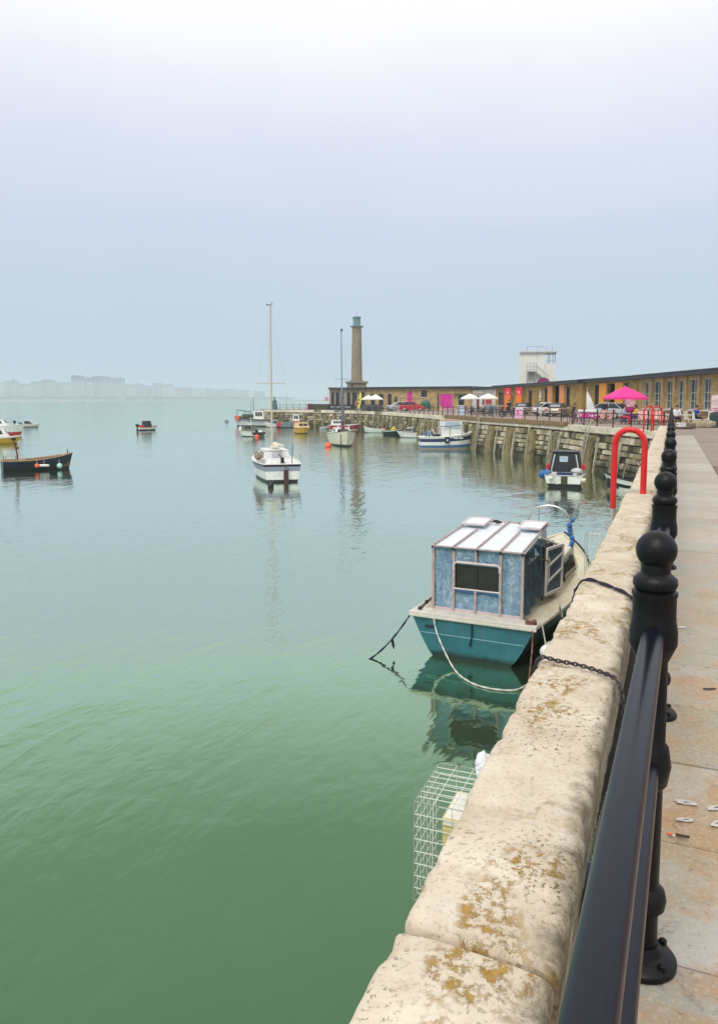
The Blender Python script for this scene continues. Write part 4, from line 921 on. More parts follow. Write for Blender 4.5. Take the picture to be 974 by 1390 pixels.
def smoothline_n(P, n):
    out = []
    for i in range(len(P) - 1):
        p0 = P[max(0, i - 1)]; p1 = P[i]; p2 = P[i + 1]; p3 = P[min(len(P) - 1, i + 2)]
        for k in range(n):
            t = k / n; out.append(.5 * ((2 * p1) + (p2 - p0) * t + (2 * p0 - 5 * p1 + 4 * p2 - p3) * t * t + (3 * p1 - p0 - 3 * p2 + p3) * t ** 3))
    out.append(P[-1]); return out
wpt = pt(493, 900, -.05)
rope('dark mooring rope from the turquoise boat port quarter slanting into the water', sag(tbw(-1.09, .02, .74), wpt, .12), .018, rope_black)
k_ = tbw(-1.09, .02, .74).lerp(wpt, .42) - Vector((0, 0, .13)); kn = thing('rope_knot', 'knotted tail on the dark rope left of the turquoise boat', 'rope', k_)
MB().tube([(0, 0, 0), (.02, 0, -.09), (.03, .01, -.16)], [.03, .026, .01], 6).build('tail', rope_black, kn)
w1_ = pt(614, 905, .05); w2_ = pt(634, 924, .022); w3_ = pt(662, 934, .02); w4_ = pt(697, 937, .02); w5_ = pt(715, 929, .02)
rope('loose white rope looping from the turquoise boat stern down across the water', smooth([tbw(-.72, .1, .76), tbw(-.66, -.06, .72), tbw(-.55, -.14, .42), w1_, w2_, w3_, w4_, w5_], 5), .014, rope_white)
rope('brown rope hanging from the starboard corner of the turquoise stern', smooth([tbw(1.0, .1, .78), tbw(1.07, -.05, .7), tbw(1.08, -.1, .4), w5_ + Vector((.02, 0, 0)), w5_ - Vector((0, 0, .2))], 5), .014, rope_brown)
b_ = MB()
for k in range(6): b_.ball((random.uniform(-.07, .07), random.uniform(-.05, .05), random.uniform(-.02, .07)), .04, 7, 5)
hk = thing('rope_hitch', 'reddish brown rope hitch on the starboard corner of the turquoise stern', 'rope', tbw(1.0, .08, .77)); b_.build('turns', rope_brown, hk, smooth=True)
# rope and chain laid across the coping
py = 5.15; zc = CT + .018
rope('black rope from the turquoise boat laid across the pale coping to the railing', sag(tbw(1.2, 1.3, .80), Vector((-.635, 5.80, zc - .12)), .25, 10) + smooth([Vector(p) for p in ((-.635, 5.79, zc - .10), (-.55, 5.72, zc + .000), (-.40, 5.55, zc + .010), (-.25, 5.35, zc + .004), (-.185, 5.25, zc - .06), (-.12, 4.95, zc - .3), (-.06, 4.5, zc - .28))], 6), .013, rope_black)
ch = thing('mooring_chain', 'short rusty dark chain draped over the coping nearer than the black rope', 'chain', (-.39, 3.80, CT + .012))
pts = smooth([(-.245, .10, -.38), (-.232, .09, -.2), (-.222, .08, -.06), (-.19, .07, .004), (-.1, .03, .010), (.0, .0, .012), (.1, -.05, .010), (.18, -.12, .004), (.212, -.16, -.06), (.22, -.18, -.2), (.225, -.2, -.38)], 6)
b_ = MB(); Lc = 0; nxt = 0; par = 0
pp = [Vector(p) for p in pts]
tot = Path(pp)
def chain_link(b_, p, d, odd):
    x_ = d.orthogonal().normalized() if not odd else d.cross(d.orthogonal()).normalized()
    ring = []
    for k in range(12):
        a = 2 * math.pi * k / 12; ring.append(p + d * math.cos(a) * .016 + x_ * math.sin(a) * .009)
    b_.tube(ring, .0042, 6, closed=True)
k = 0; t = .01
while t < tot.len - .01:
    i = 0
    while tot.L[i + 1] < t: i += 1
    a, e_ = pp[i], pp[i + 1]; chain_link(b_, a.lerp(e_, (t - tot.L[i]) / (tot.L[i + 1] - tot.L[i])), (e_ - a).normalized(), k % 2); k += 1; t += .022
b_.build('links', mat('dark_chain', (.07, .055, .06), .55, .3, 30, metal=.5), ch, smooth=True)
# ------------------------------------------------------------------ wire cage on the outside of the wall
wire = mat('pale_wire', (.60, .66, .60), .45, .1, 20)
def wire_box(name, label, loc, sx, sy, sz, nx, ny, nz, r, rz=0.0):
    t_ = thing(name, label, 'wire cage', loc, rz); b_ = MB()
    def grid(o_, e1, e2, n1, n2):
        for i in range(n1 + 1): b_.tube([o_ + e1 * (i / n1), o_ + e1 * (i / n1) + e2], r, 5)
        for i in range(n2 + 1): b_.tube([o_ + e2 * (i / n2), o_ + e2 * (i / n2) + e1], r, 5)
    X, Y, Z = Vector((sx, 0, 0)), Vector((0, sy, 0)), Vector((0, 0, -sz)); o_ = Vector((0, 0, 0))
    grid(o_, X, Y, nx, ny); grid(o_ + Z, X, Y, nx, ny); grid(o_, Y, Z, ny, nz); grid(o_, X, Z, nx, nz); grid(o_ + Y, X, Z, nx, nz)
    b_.build('mesh', wire, t_, smooth=True); return t_
cgz = CAMZ - 1.50
wire_box('wire_cage', 'pale wire mesh cage hung on the water side of the near coping', (-.855, 2.67, cgz), .29, .34, .39, 4, 8, 8, .0019, 0)
pb = thing('foam_block', 'cream and white foam block held inside the near wire cage', 'foam block', (-.665, 2.79, cgz - .36))
b_ = MB(); b_.box(0, 0, .14, .17, .22, .28); b_.mi = 1; b_.box(0, 0, .2965, .174, .224, .033); b_.build('block', [mat('yellow_foam', (.60, .50, .22), .8, .1), mat('white_foam', (.78, .76, .70), .8, .06)], pb, bevel=.008)
bgp = thing('plastic_bag', 'crumpled white plastic scrap on top of the near wire cage', 'litter', (-.655, 2.97, cgz + .035))
b_ = MB(); b_.ball((0, 0, 0), .045, 14, 10, sz=1.25)
b_.v = [p + Vector((noise.noise(p * 40), noise.noise(p * 40 + Vector((5, 0, 0))), noise.noise(p * 40 + Vector((0, 9, 0))))) * .018 for p in b_.v]
b_.build('scrap', mat('white_film', (.75, .75, .8), .4, .1, 30), bgp)
wire_box('wire_cage', 'grey wire cage hung on the wall farther along, below the red ladder hoop', (-.83, 8.35, CAMZ - 1.40), .14, .25, .60, 3, 2, 5, .003, 0)
# mesh panel lying in the gap between coping and rail
mp = thing('mesh_panel', 'green grey wire mesh panel stuck in the gap between coping and black rail', 'mesh panel', (-.185, 2.3, DECK + .03))
b_ = MB()
for i in range(25): b_.tube([(0.012 * (i % 2), i * .03, 0), (-.01 + .012 * (i % 2), i * .03, .33 - .006 * i)], .0022, 4)
for j in range(10): b_.tube([(.004, 0, j * .034), (-.006, .72, j * .034 * .6)], .0022, 4)
b_.build('mesh', mat('dull_green_wire', (.22, .26, .20), .6, .2), mp)
b_ = MB(); b_.box(-.004, .0, .16, .012, .010, .32); b_.build('edge_bar', mat('navy_plastic_strip', (.06, .08, .14), .4), mp)
# marks and litter on the flagstones
sm = mat('white_lime_mark', (.56, .54, .53), .8, .2, 60)
for k, (u, v_, r_) in enumerate(((932, 1089.5, 1.0), (931, 1112.5, .8), (972, 1096, .9), (975, 1117, .9))):
    zt = DECK + .0355; p = pt(u, v_, zt - .001)
    o = thing('lime_ring', ('white ring shaped mark on the flagstone, the farther left of four', 'small white ring shaped mark on the flagstone above the cigarette butt', 'white ring shaped mark on the flagstone at the photo edge, farther of the right pair', 'white ring shaped mark on the flagstone at the photo edge, nearer of the right pair')[k], 'stain', p, .3 * k, 'white ring marks on the flagstone')
    b_ = MB(); n = 26; rng = []
    for i in range(n):
        a = 2 * math.pi * i / n; w_ = .42 + .3 * noise.noise(Vector((math.cos(a) * 2, math.sin(a) * 2, k * 3.1))); nz = 1 + .35 * noise.noise(Vector((math.cos(a) * 1.7, math.sin(a) * 1.7, 9 + k * 3.1)))
        e_ = Vector((math.cos(a) * .032 * r_ + (.016 * r_ if math.cos(a) < -.5 else 0) * -1, math.sin(a) * .017 * r_, 0)) * nz; rng.append([e_ * w_, e_ * w_ + Vector((0, 0, .0018)), e_ * 1.0 + Vector((0, 0, .0014)), e_ * 1.06])
    rng.append(rng[0]); b_.loft(rng, caps=False, closed=False); b_.build('ring', sm, o, smooth=True)
p = pt(910.5, 1133, DECK + .039); cb_ = thing('cigarette_butt', 'orange cigarette butt in the joint between two flagstones', 'litter', p, R(-20))
MB().tube([(-.018, 0, 0), (.006, 0, 0)], .0042, 10).build('filter', orange, cb_, smooth=True); MB().tube([(.006, 0, 0), (.013, 0, 0)], .0041, 10).build('paper', white, cb_, smooth=True)
lf_ = thing('dead_leaf', 'shrivelled brown leaf beside the cigarette butt', 'litter', p + Vector((.03, .0, -.002))); b_ = MB(); b_.loft([[Vector((x, -w_, .002)), Vector((x, 0, .012)), Vector((x, w_, .004))] for x, w_ in ((-.015, .003), (0, .009), (.02, .006), (.035, .001))], caps=False, closed=False); b_.build('blade', darkwood, lf_)
for u, v_, lab in ((922, 852, 'pale fallen leaf on the flagstone beside the second railing post'), (960, 936, 'tiny dark leaf on the flagstone right of the railing')):
    z_ = DECK + .036; q = thing('dead_leaf', lab, 'litter', pt(u, v_, z_), .4); b_ = MB(); b_.loft([[Vector((x, -w_, .002)), Vector((x, 0, .010)), Vector((x, w_, .004))] for x, w_ in ((-.03, .003), (0, .011), (.025, .008), (.05, .001))], caps=False, closed=False); b_.build('blade', sm if u == 922 else darkwood, q)
# ------------------------------------------------------------------ buildings on the arm
brickm = mat('ochre_brick', (.30, .205, .085), .85, .22, 1.6, dirt=((.15, .095, .04), .6, 1.1))
brick2 = mat('tan_brick', (.33, .24, .125), .85, .2, 1.6, dirt=((.17, .11, .055), .6, 1.1))
def brickify(name, c1, c2, cm):
    m, nt, N, L, b = nodes(name); v = coords(nt)
    sp = N.new('ShaderNodeSeparateXYZ'); L.new(v, sp.inputs[0]); cc = N.new('ShaderNodeCombineXYZ'); L.new(math_(nt, 'ADD', sp.outputs[0], sp.outputs[1]), cc.inputs[0]); L.new(sp.outputs[2], cc.inputs[1])
    t = N.new('ShaderNodeTexBrick'); L.new(cc.outputs[0], t.inputs['Vector']); t.inputs['Scale'].default_value = 1.0; t.inputs['Brick Width'].default_value = .45; t.inputs['Row Height'].default_value = .15; t.inputs['Mortar Size'].default_value = .012
    t.inputs['Color1'].default_value = (*c1, 1); t.inputs['Color2'].default_value = (*c2, 1); t.inputs['Mortar'].default_value = (*cm, 1)
    c = mixc(nt, math_(nt, 'MULTIPLY', ramp(nt, noi(nt, v, .9, 6, .7, .5), [(.42, 0.0), (.64, 1.0)]), .7), t.outputs[0], (c1[0] * .45, c1[1] * .42, c1[2] * .4))
    L.new(c, b.inputs['Base Color']); b.inputs['Roughness'].default_value = .88; b.inputs['Specular IOR Level'].default_value = .2; return m
brickm = brickify('ochre_brick_bond', (.47, .315, .095), (.34, .21, .055), (.38, .30, .15)); brick2 = brickify('tan_brick_bond', (.52, .38, .18), (.40, .265, .105), (.43, .35, .22))
fascia = mat('dark_fascia', (.02, .025, .035), .5, .2); roofm = mat('felt_roof', (.07, .075, .085), .8, .2)
pinkd = mat('magenta_paint', (.60, .01, .30), .45, .08); peach = mat('peach_paint', (.78, .29, .10), .5, .08); orng = mat('orange_paint', (.86, .33, .01), .5, .08)
tealg = mat('teal_window_glass', (.03, .075, .085), .06, .3, .8); pframe = mat('pale_window_frame', (.5, .52, .5), .5, .1); dframe = mat('dark_window_frame', (.04, .045, .05), .5)
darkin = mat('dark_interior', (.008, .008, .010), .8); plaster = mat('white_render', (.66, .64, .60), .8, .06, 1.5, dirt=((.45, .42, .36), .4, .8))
class Bld:
    """long low building; local x runs along the front from A to B, +y goes in"""
    def __init__(s, label, uA, dA, uB, dB, ztop, depth=8.0, name='harbour_building', cat='building'):
        s.A = site(uA, dA, DECK); s.B = site(uB, dB, DECK); v_ = s.B - s.A; s.len = v_.length; s.rz = math.atan2(v_.y, v_.x); s.h = ztop - DECK; s.dep = depth
        s.o = thing(name, label, cat, s.A, s.rz); s.ops = []
    def x(s, u):
        """local x where column u meets the front"""
        dr = fh + rh * ((u - 487) / FPX * math.cos(PITCH)); e = (s.B - s.A).normalized()
        den = dr.x * -e.y - dr.y * -e.x; t = (dr.x * s.A.y - dr.y * s.A.x) / (dr.y * e.x - dr.x * e.y) if False else None
        # solve A + e*k = dr*q
        det = e.x * -dr.y - e.y * -dr.x
        return (-s.A.x * -dr.y - -s.A.y * -dr.x) / det
    def op(s, u0, u1, z0, z1, kind='window', **k):
        x0, x1 = sorted((s.x(u0), s.x(u1))); s.ops.append((x0, x1, z0, z1, kind, k))
    def finish(s, wallm, eave=.35, over=.45, roofmat=None, fas=.3):
        w = MB(); T = .3; cur = 0; ops = sorted(s.ops)
        for x0, x1, z0, z1, kind, k in ops:
            if kind == 'panel': continue
            if x0 > cur + .01: w.box((cur + x0) / 2, T / 2, s.h / 2, x0 - cur, T, s.h)
            if z0 > .02: w.box((x0 + x1) / 2, T / 2, z0 / 2, x1 - x0, T, z0)
            if z1 < s.h - .02: w.box((x0 + x1) / 2, T / 2, (z1 + s.h) / 2, x1 - x0, T, s.h - z1)
            cur = x1
        if cur < s.len: w.box((cur + s.len) / 2, T / 2, s.h / 2, s.len - cur, T, s.h)
        w.box(T / 2, s.dep / 2 + T / 2, s.h / 2, T, s.dep - T, s.h); w.box(s.len - T / 2, s.dep / 2 + T / 2, s.h / 2, T, s.dep - T, s.h); w.box(s.len / 2, s.dep - T / 2, s.h / 2, s.len - 2 * T, T, s.h)
        w.build('wall', wallm, s.o)
        r = MB(); r.box(s.len / 2, s.dep / 2 - over / 2, s.h + fas / 2 + .003, s.len + .1, s.dep + over + .2, fas); r.mi = 1; r.box(s.len / 2, s.dep / 2 - over / 2, s.h + fas + .04, s.len + .2, s.dep + over + .35, .08)
        r.build('roof', [fascia, roofmat or roofm], s.o, bevel=.02)
        # dark inside, so that open doors read deep
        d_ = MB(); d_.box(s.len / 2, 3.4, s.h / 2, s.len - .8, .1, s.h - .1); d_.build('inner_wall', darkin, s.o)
        for x0, x1, z0, z1, kind, k in ops:
            cx = (x0 + x1) / 2; cz = (z0 + z1) / 2; W_ = x1 - x0; H_ = z1 - z0
            if kind == 'window':
                f = MB(); q = .07; fm = k.get('frame', pframe)
                f.box(cx - W_ / 2 + q / 2, .13, cz, q, .1, H_); f.box(cx + W_ / 2 - q / 2, .13, cz, q, .1, H_); f.box(cx, .13, z0 + q / 2, W_ - 2 * q, .1, q); f.box(cx, .13, z1 - q / 2, W_ - 2 * q, .1, q)
                for t in k.get('bars', (.6,)): f.box(cx, .131, z0 + H_ * t, W_ - 2 * q, .08, .05)
                for t in k.get('mull', ()): f.box(x0 + W_ * t, .132, cz, .05, .08, H_ - 2 * q)
                fo = f.build('window', fm, s.o)
                g_ = MB(); g_.box(cx, .16, cz, W_ - .1, .02, H_ - .1); g_.build('pane', k.get('glass', tealg), fo)
                sl__ = MB(); sl__.box(cx, -.02, z0 - .055, W_ + .12, .3, .1); sl__.build('sill', k.get('sillm', plaster), fo)
            elif kind == 'door':
                f = MB(); f.box(cx, .12, cz, W_ - .02, .07, H_ - .02)
                for t in (.33, .66): f.box(x0 + W_ * t, .08, cz, .03, .03, H_ - .1)
                do = f.build('door', k.get('m', pinkd), s.o)
                h_ = MB(); h_.box(x1 - .18, .05, z0 + 1.05, .04, .08, .16); h_.build('handle', steel, do)
            elif kind == 'panel':
                f = MB(); f.box(cx, -.05, cz, W_, .08, H_); f.build(k.get('name', 'shutter'), k.get('m', orng), s.o, bevel=.01)
        return s
# right hand building: tall teal windows
b1 = Bld('long ochre brick building with tall teal windows at the right edge', 866, 70.6, 1034, 49.0, 6.30)
for u0, u1 in ((873.5, 881), (886, 896), (902.5, 911.5), (919, 928), (934.5, 945.5), (953, 963), (978, 990), (1000, 1013)): b1.op(u0, u1, 1.0, 3.3, 'window', bars=(.28, .55), mull=(.5,))
b1.finish(brick2)
for u in (884, 899.5, 915.5, 931, 949):
    x = b1.x(u); b_ = MB(); b_.box(x, -.09, 1.9, .42, .18, 3.7); b_.build('brick_pier', brick2, b1.o)
# orange shutter building
b2 = Bld('ochre brick building with bright orange door shutters behind the pink parasol', 790, 84.8, 865.4, 70.8, 6.28)
b2.op(806, 812.5, .9, 3.3, 'window', glass=glass, frame=dframe, mull=(.5,)); b2.op(813, 822.5, .1, 3.4, 'panel', m=orng); b2.op(823.5, 834, .02, 3.3, 'open'); b2.op(834.5, 845, .1, 3.4, 'panel', m=orng); b2.op(846, 852, .9, 3.3, 'window', glass=glass, frame=dframe)
b2.finish(brickm)
b_ = MB(); b_.box(0, .2, b2.h / 2, .9, 1.2, b2.h); b_.build('corner_pier', brickm, b2.o, bevel=.02)
# middle building with peach shutters and sail sign
b3 = Bld('brick building with peach shutters, white sail emblem and red topped orange banners', 672, 120.5, 788.6, 84.0, 6.24)
b3.op(676, 683, .9, 2.9, 'window', glass=glass, frame=dframe); b3.op(701, 708, .02, 3.2, 'open'); b3.op(716.5, 721.5, .9, 3.0, 'window', glass=glass, frame=dframe)
b3.op(738.3, 742.5, .9, 3.2, 'window', glass=glass, frame=dframe); b3.op(743, 749, .1, 3.45, 'panel', m=peach); b3.op(750, 758.5, .02, 3.4, 'open'); b3.op(759, 765.5, .1, 3.45, 'panel', m=peach); b3.op(767.5, 772.5, .9, 3.2, 'window', glass=glass, frame=dframe)
b3.finish(brickm)
xs = b3.x(732.5); b_ = MB(); b_.prism([(xs - .05, 1.95), (xs + .62, 1.95), (xs + .05, 3.3)], -.06, -.01, 'y'); b_.prism([(xs - .12, 1.98), (xs - .42, 1.95), (xs - .06, 2.9)], -.055, -.012, 'y'); b_.prism([(xs - .45, 1.85), (xs - .3, 1.62), (xs + .45, 1.62), (xs + .65, 1.85)], -.058, -.01, 'y'); b_.build('sail_emblem', white, b3.o)
for u, lab in ((696, 'left of two orange banners with red tops and a pale disc on the brick building'), (711.5, 'right of two orange banners with red tops and a pale disc, shorter one')):
    x = b3.x(u); p = b3.A + Vector((math.cos(b3.rz), math.sin(b3.rz), 0)) * x - Vector((-math.sin(b3.rz), math.cos(b3.rz), 0)) * .8
    t_ = thing('banner', lab, 'banner', p, face(u) * .6 + b3.rz * .4); hgt_ = 3.35 if u < 700 else 3.35; lo = .25 if u < 700 else 1.2
    b_ = MB(); b_.box(0, 0, (lo + 2.4) / 2, .88, .03, 2.4 - lo); b_.mi = 1; b_.box(0, .002, (2.4 + 3.4) / 2, .9, .03, 1.0); b_.build('cloth', [mat('orange_cloth', (.80, .20, .015), .8, .1), mat('scarlet_cloth', (.72, .02, .06), .8, .1)], t_)
    b_ = MB(); b_.M = Matrix.Translation((0, -.02, 2.75)) @ Euler((math.pi / 2, 0, 0)).to_matrix().to_4x4(); b_.lathe([(.2, -.004), (.2, .004)], n=14); b_.build('pale_disc', mat('pale_pink', (.75, .4, .42), .8), t_)
    b_ = MB(); b_.tube([(0, .2, 3.42), (0, -.05, 3.42)], .03, 6); b_.tube([(-.46, 0, 3.42), (.46, 0, 3.42)], .025, 6); b_.tube([(.42, .03, 0), (.42, .03, 3.42)], .025, 6); b_.build('frame', black, t_)
# low white fronted cafe part
b4 = Bld('low cafe with a white fascia board and red window panels behind two white parasols', 640.5, 131, 672, 121.5, 6.15)
b4.op(646, 650, .02, 2.4, 'door', m=maroon); b4.op(654, 657, .02, 2.3, 'door', m=maroon); b4.op(659, 667, .9, 2.4, 'panel', m=redp, name='red_panel'); b4.op(660, 666.5, 1.0, 2.3, 'window', glass=glass)
b4.finish(plaster)
b_ = MB(); b_.box(b4.len * .3, -.12, 3.05, b4.len * .45, .2, .5); b_.build('fascia_board', mat('ivory_board', (.72, .68, .56), .6), b4.o, bevel=.02)
# long building with the magenta doors
b5 = Bld('long low tan brick building with one big magenta door', 497, 141.5, 640, 131.5, 6.38)
b5.op(535, 539, .02, 2.3, 'door', m=dframe); b5.op(543.5, 548.5, .02, 2.2, 'door', m=pinkd); b5.op(544, 548, 2.4, 3.3, 'window', glass=glass); b5.op(552.5, 559, .3, 3.2, 'door', m=pinkd); b5.op(571, 579, 2.2, 3.4, 'window', glass=glass, frame=dframe, mull=(.5,)); b5.op(597, 613.5, .05, 2.75, 'door', m=pinkd); b5.op(621, 630, .8, 2.6, 'window', glass=glass); b5.op(514, 520, .8, 2.8, 'window', glass=glass, frame=dframe); b5.op(526, 531, .8, 2.8, 'window', glass=glass, frame=dframe); b5.op(503, 509, .8, 2.8, 'window', glass=glass, frame=dframe)
b5.finish(brick2)
b_ = MB(); b_.box(b5.x(624), -.3, 2.75, 2.2, .6, .1); b_.box(b5.x(594.5), -.06, 1.4, .25, .1, 2.8); b_.build('canopy_board', dframe, b5.o)
fp = thing('wall_flagpole', 'slanting pale pole fixed to the dark wall right of the closed parasols', 'pole', b5.A + Vector((math.cos(b5.rz), math.sin(b5.rz), 0)) * b5.x(524) - Vector((-math.sin(b5.rz), math.cos(b5.rz), 0)) * .05 + Vector((0, 0, 2.6)), b5.rz)
b_ = MB(); b_.tube([(.5, 0, -.3), (-.7, -1.0, .9)], .04, 6); b_.build('pole', alu, fp); b_ = MB(); b_.box(.5, -.03, -.3, .15, .1, .2); b_.build('bracket', black, fp)
# glazed cafe at the end
b6 = Bld('dark glazed pavilion cafe under the lighthouse with a flat roof', 447, 143.5, 496.5, 141.6, 6.34, 7)
for u0, u1 in ((449.5, 453.5), (455.5, 460.5), (462, 466.5), (470.5, 475.5), (477.5, 484), (486, 494.5)): b6.op(u0, u1, .3, 3.1, 'window', glass=glass, frame=dframe, bars=(.75,))
b6.finish(mat('tan_stone', (.30, .235, .155), .85, .2, 1.4))
for u in (446.5,):
    pb_ = thing('flag_pole', 'thin pole with a faded red pennant left of the glazed cafe', 'flagpole', site(445.5, 142, DECK)); MB().tube([(0, 0, 0), (0, 0, 4.2)], .03, 6).build('pole', alu, pb_); b_ = MB(); b_.box(-.35, 0, 1.9, .7, .02, .7); b_.build('pennant', mat('faded_red_cloth', (.55, .25, .22), .8), pb_)
# ------------------------------------------------------------------ lighthouse
lh = thing('lighthouse', 'tall tapering stone lighthouse with a green glazed lantern', 'lighthouse', site(484, 150, DECK), face(484))
lst = mat('lighthouse_stone', (.245, .205, .145), .85, .16, .5, dirt=((.15, .125, .085), .5, .7))
S = 150 / FPX; zz = lambda y: zat(y, 150) - DECK
m, nt, N, L, b = nodes('lighthouse_ashlar'); v = coords(nt); w_ = N.new('ShaderNodeTexWave'); w_.wave_type = 'BANDS'; w_.bands_direction = 'Z'; w_.inputs['Scale'].default_value = 1.1; w_.inputs['Distortion'].default_value = .6; L.new(v, w_.inputs[0])
c = mixc(nt, ramp(nt, noi(nt, v, .9, 5, .7), [(.3, 0.0), (.7, 1.0)]), (.20, .165, .115), (.295, .25, .175)); c = mixc(nt, math_(nt, 'MULTIPLY', ramp(nt, w_.outputs[0], [(.0, 1.0), (.12, 0.0)]), .35), c, (.13, .11, .08)); L.new(c, b.inputs[0]); b.inputs['Roughness'].default_value = .85; lst2 = m
MB().lathe([(1.06, zz(518)), (1.03, zz(505)), (.96, zz(480)), (.88, zz(447))], n=32).build('shaft', lst2, lh, smooth=True)
b_ = MB(); b_.box(0, 0, zz(526) / 2 + zz(520.5) / 2, 3.7, 3.7, zz(520.5) - zz(530)); b_.build('base_block', lst, lh, bevel=.05)
b_ = MB(); b_.box(0, 0, zz(519.3), 4.3, 4.3, .34); b_.box(0, 0, zz(517.6), 2.6, 2.6, .3); b_.build('base_cornice', lst, lh, bevel=.05)
b_ = MB(); b_.box(-.85, -1.87, zz(523.5), .35, .06, .55); b_.build('base_window', glass, lh)
MB().lathe([(.88, zz(447)), (1.02, zz(446.4)), (1.25, zz(445.6)), (1.25, zz(444.6)), (.9, zz(444.4))], n=32).build('gallery', greyp, lh, smooth=True)
MB().lathe([(.66, zz(444.5)), (.66, zz(434.2))], n=12).build('lantern_glass', mat('lantern_glass', (.10, .22, .24), .1, .2), lh)
b_ = MB()
for k in range(8):
    a = k * math.pi / 4; b_.tube([(.68 * math.cos(a), .68 * math.sin(a), zz(444.5)), (.68 * math.cos(a), .68 * math.sin(a), zz(434))], .04, 5)
b_.build('lantern_bars', mat('pale_green_metal', (.35, .48, .46), .5), lh)
MB().lathe([(.80, zz(434.4)), (.82, zz(433.4)), (.7, zz(432.2)), (.1, zz(431.6))], n=16).build('lantern_roof', mat('verdigris', (.10, .2, .19), .6, .2), lh, smooth=True)
b_ = MB(); b_.tube([(0, 0, zz(432)), (0, 0, zz(424))], .02, 5); b_.tube([(-.3, 0, zz(426)), (.3, 0, zz(426))], .015, 4); b_.build('finial', greyp, lh)
# ------------------------------------------------------------------ white tower with outside stair
D_ = 132.0; S = D_ / FPX; tw_ = thing('watch_tower', 'white square watch tower with outside stair and roof railing above the shops', 'tower', site(704, D_, DECK), face(726)); zz = lambda y: zat(y, D_) - DECK; X = lambda u: (u - 704) * S
tm = mat('tower_white', (.70, .69, .63), .8, .05, .7, dirt=((.55, .53, .46), .4, .5))
b_ = MB(); b_.box((X(704) + X(737)) / 2, 2.2, zz(478) / 2, X(737) - X(704), 4.4, zz(478)); b_.build('main_block', tm, tw_, bevel=.02)
b_ = MB(); b_.box((X(737) + X(750.5)) / 2 + .003, 2.3, zz(495) / 2, X(750.5) - X(737), 4.0, zz(495)); b_.build('side_block', tm, tw_, bevel=.02)
b_ = MB(); b_.box((X(703) + X(752)) / 2, 2.1, zz(479), X(752) - X(703), 5.0, .25); b_.build('roof_slab', lightgrey, tw_, bevel=.02)
b_ = MB()
for u in (741, 743, 747, 750): b_.tube([(X(u), .4, zz(495)), (X(u), .4, zz(479.6))], .05, 5)
b_.tube([(X(737), .4, zz(491)), (X(750), .4, zz(491))], .04, 5); b_.tube([(X(737), .4, zz(482.5)), (X(750), .4, zz(482.5))], .05, 5); b_.build('lookout_post', greyp, tw_)
b_ = MB(); Yq = 0
for u in (713, 727, 739, 746): b_.tube([(X(u), .3, zz(479)), (X(u), .3, zz(471.5))], .035, 5)
b_.tube([(X(713), .3, zz(471.5)), (X(736), .3, zz(471.8))], .03, 5); b_.tube([(X(727), .1, zz(473)), (X(727), -.1, zz(487))], .03, 5); b_.build('roof_railing', greyp, tw_)
b_ = MB(); b_.box((X(714) + X(724.5)) / 2, -.55, zz(505.5), X(724.5) - X(714), 1.1, .15); b_.build('landing', greyp, tw_, bevel=.01)
b_ = MB()
for u in (714.5, 724): b_.tube([(X(u), -1.0, 0), (X(u), -1.0, zz(505.5))], .09, 6)
b_.build('landing_post', greyp, tw_); b_ = MB(); b_.box((X(715) + X(723.5)) / 2, -.03, zz(512), X(723) - X(715.5), .05, zz(506.5) - zz(519)); b_.build('door', mat('tower_door', (.42, .40, .34), .7), tw_)
b_ = MB(); a = Vector((X(724.5), -.6, zz(505))); e = Vector((X(742), -.6, zz(520)))
for o_ in (-.4, .4): b_.tube([a + Vector((0, o_, 0)), e + Vector((0, o_, 0))], .09, 5); b_.tube([a + Vector((0, o_, 1.1)), e + Vector((0, o_, 1.1))], .035, 5)
for k in range(12): q = a.lerp(e, k / 12); b_.box(q.x, -.6, q.z, .3, .8, .05)
b_.build('stair', mat('stair_steel', (.35, .40, .40), .6), tw_)
b_ = MB()
for z_ in (zz(503), zz(499), zz(494)): b_.tube([(X(713.5), -1.05, z_), (X(726), -1.05, z_)], .03, 5)
for u in (713.5, 718, 722, 726): b_.tube([(X(u), -1.05, zz(505)), (X(u), -1.05, zz(493.5))], .03, 5)
b_.build('landing_railing', greyp, tw_)
dm = thing('awning_dome', 'dark magenta rounded awning showing above the dark roof beside the white tower', 'awning', site(736.5, 116, 6.75), face(736)); b_ = MB()
b_.loft([[Vector((math.cos(math.pi * k / 12) * .92 * s_, y_, math.sin(math.pi * k / 12) * .95 * s_)) for k in range(13)] for y_, s_ in ((-.6, .95), (-.3, 1), (.3, 1), (.6, .95))]); b_.build('fabric', mat('plum_fabric', (.22, .01, .12), .7, .15), dm, smooth=True)
MB().tube([(math.cos(math.pi * k / 12) * .94, -.62, math.sin(math.pi * k / 12) * .97) for k in range(13)], .03, 6).build('hoop', black, dm)
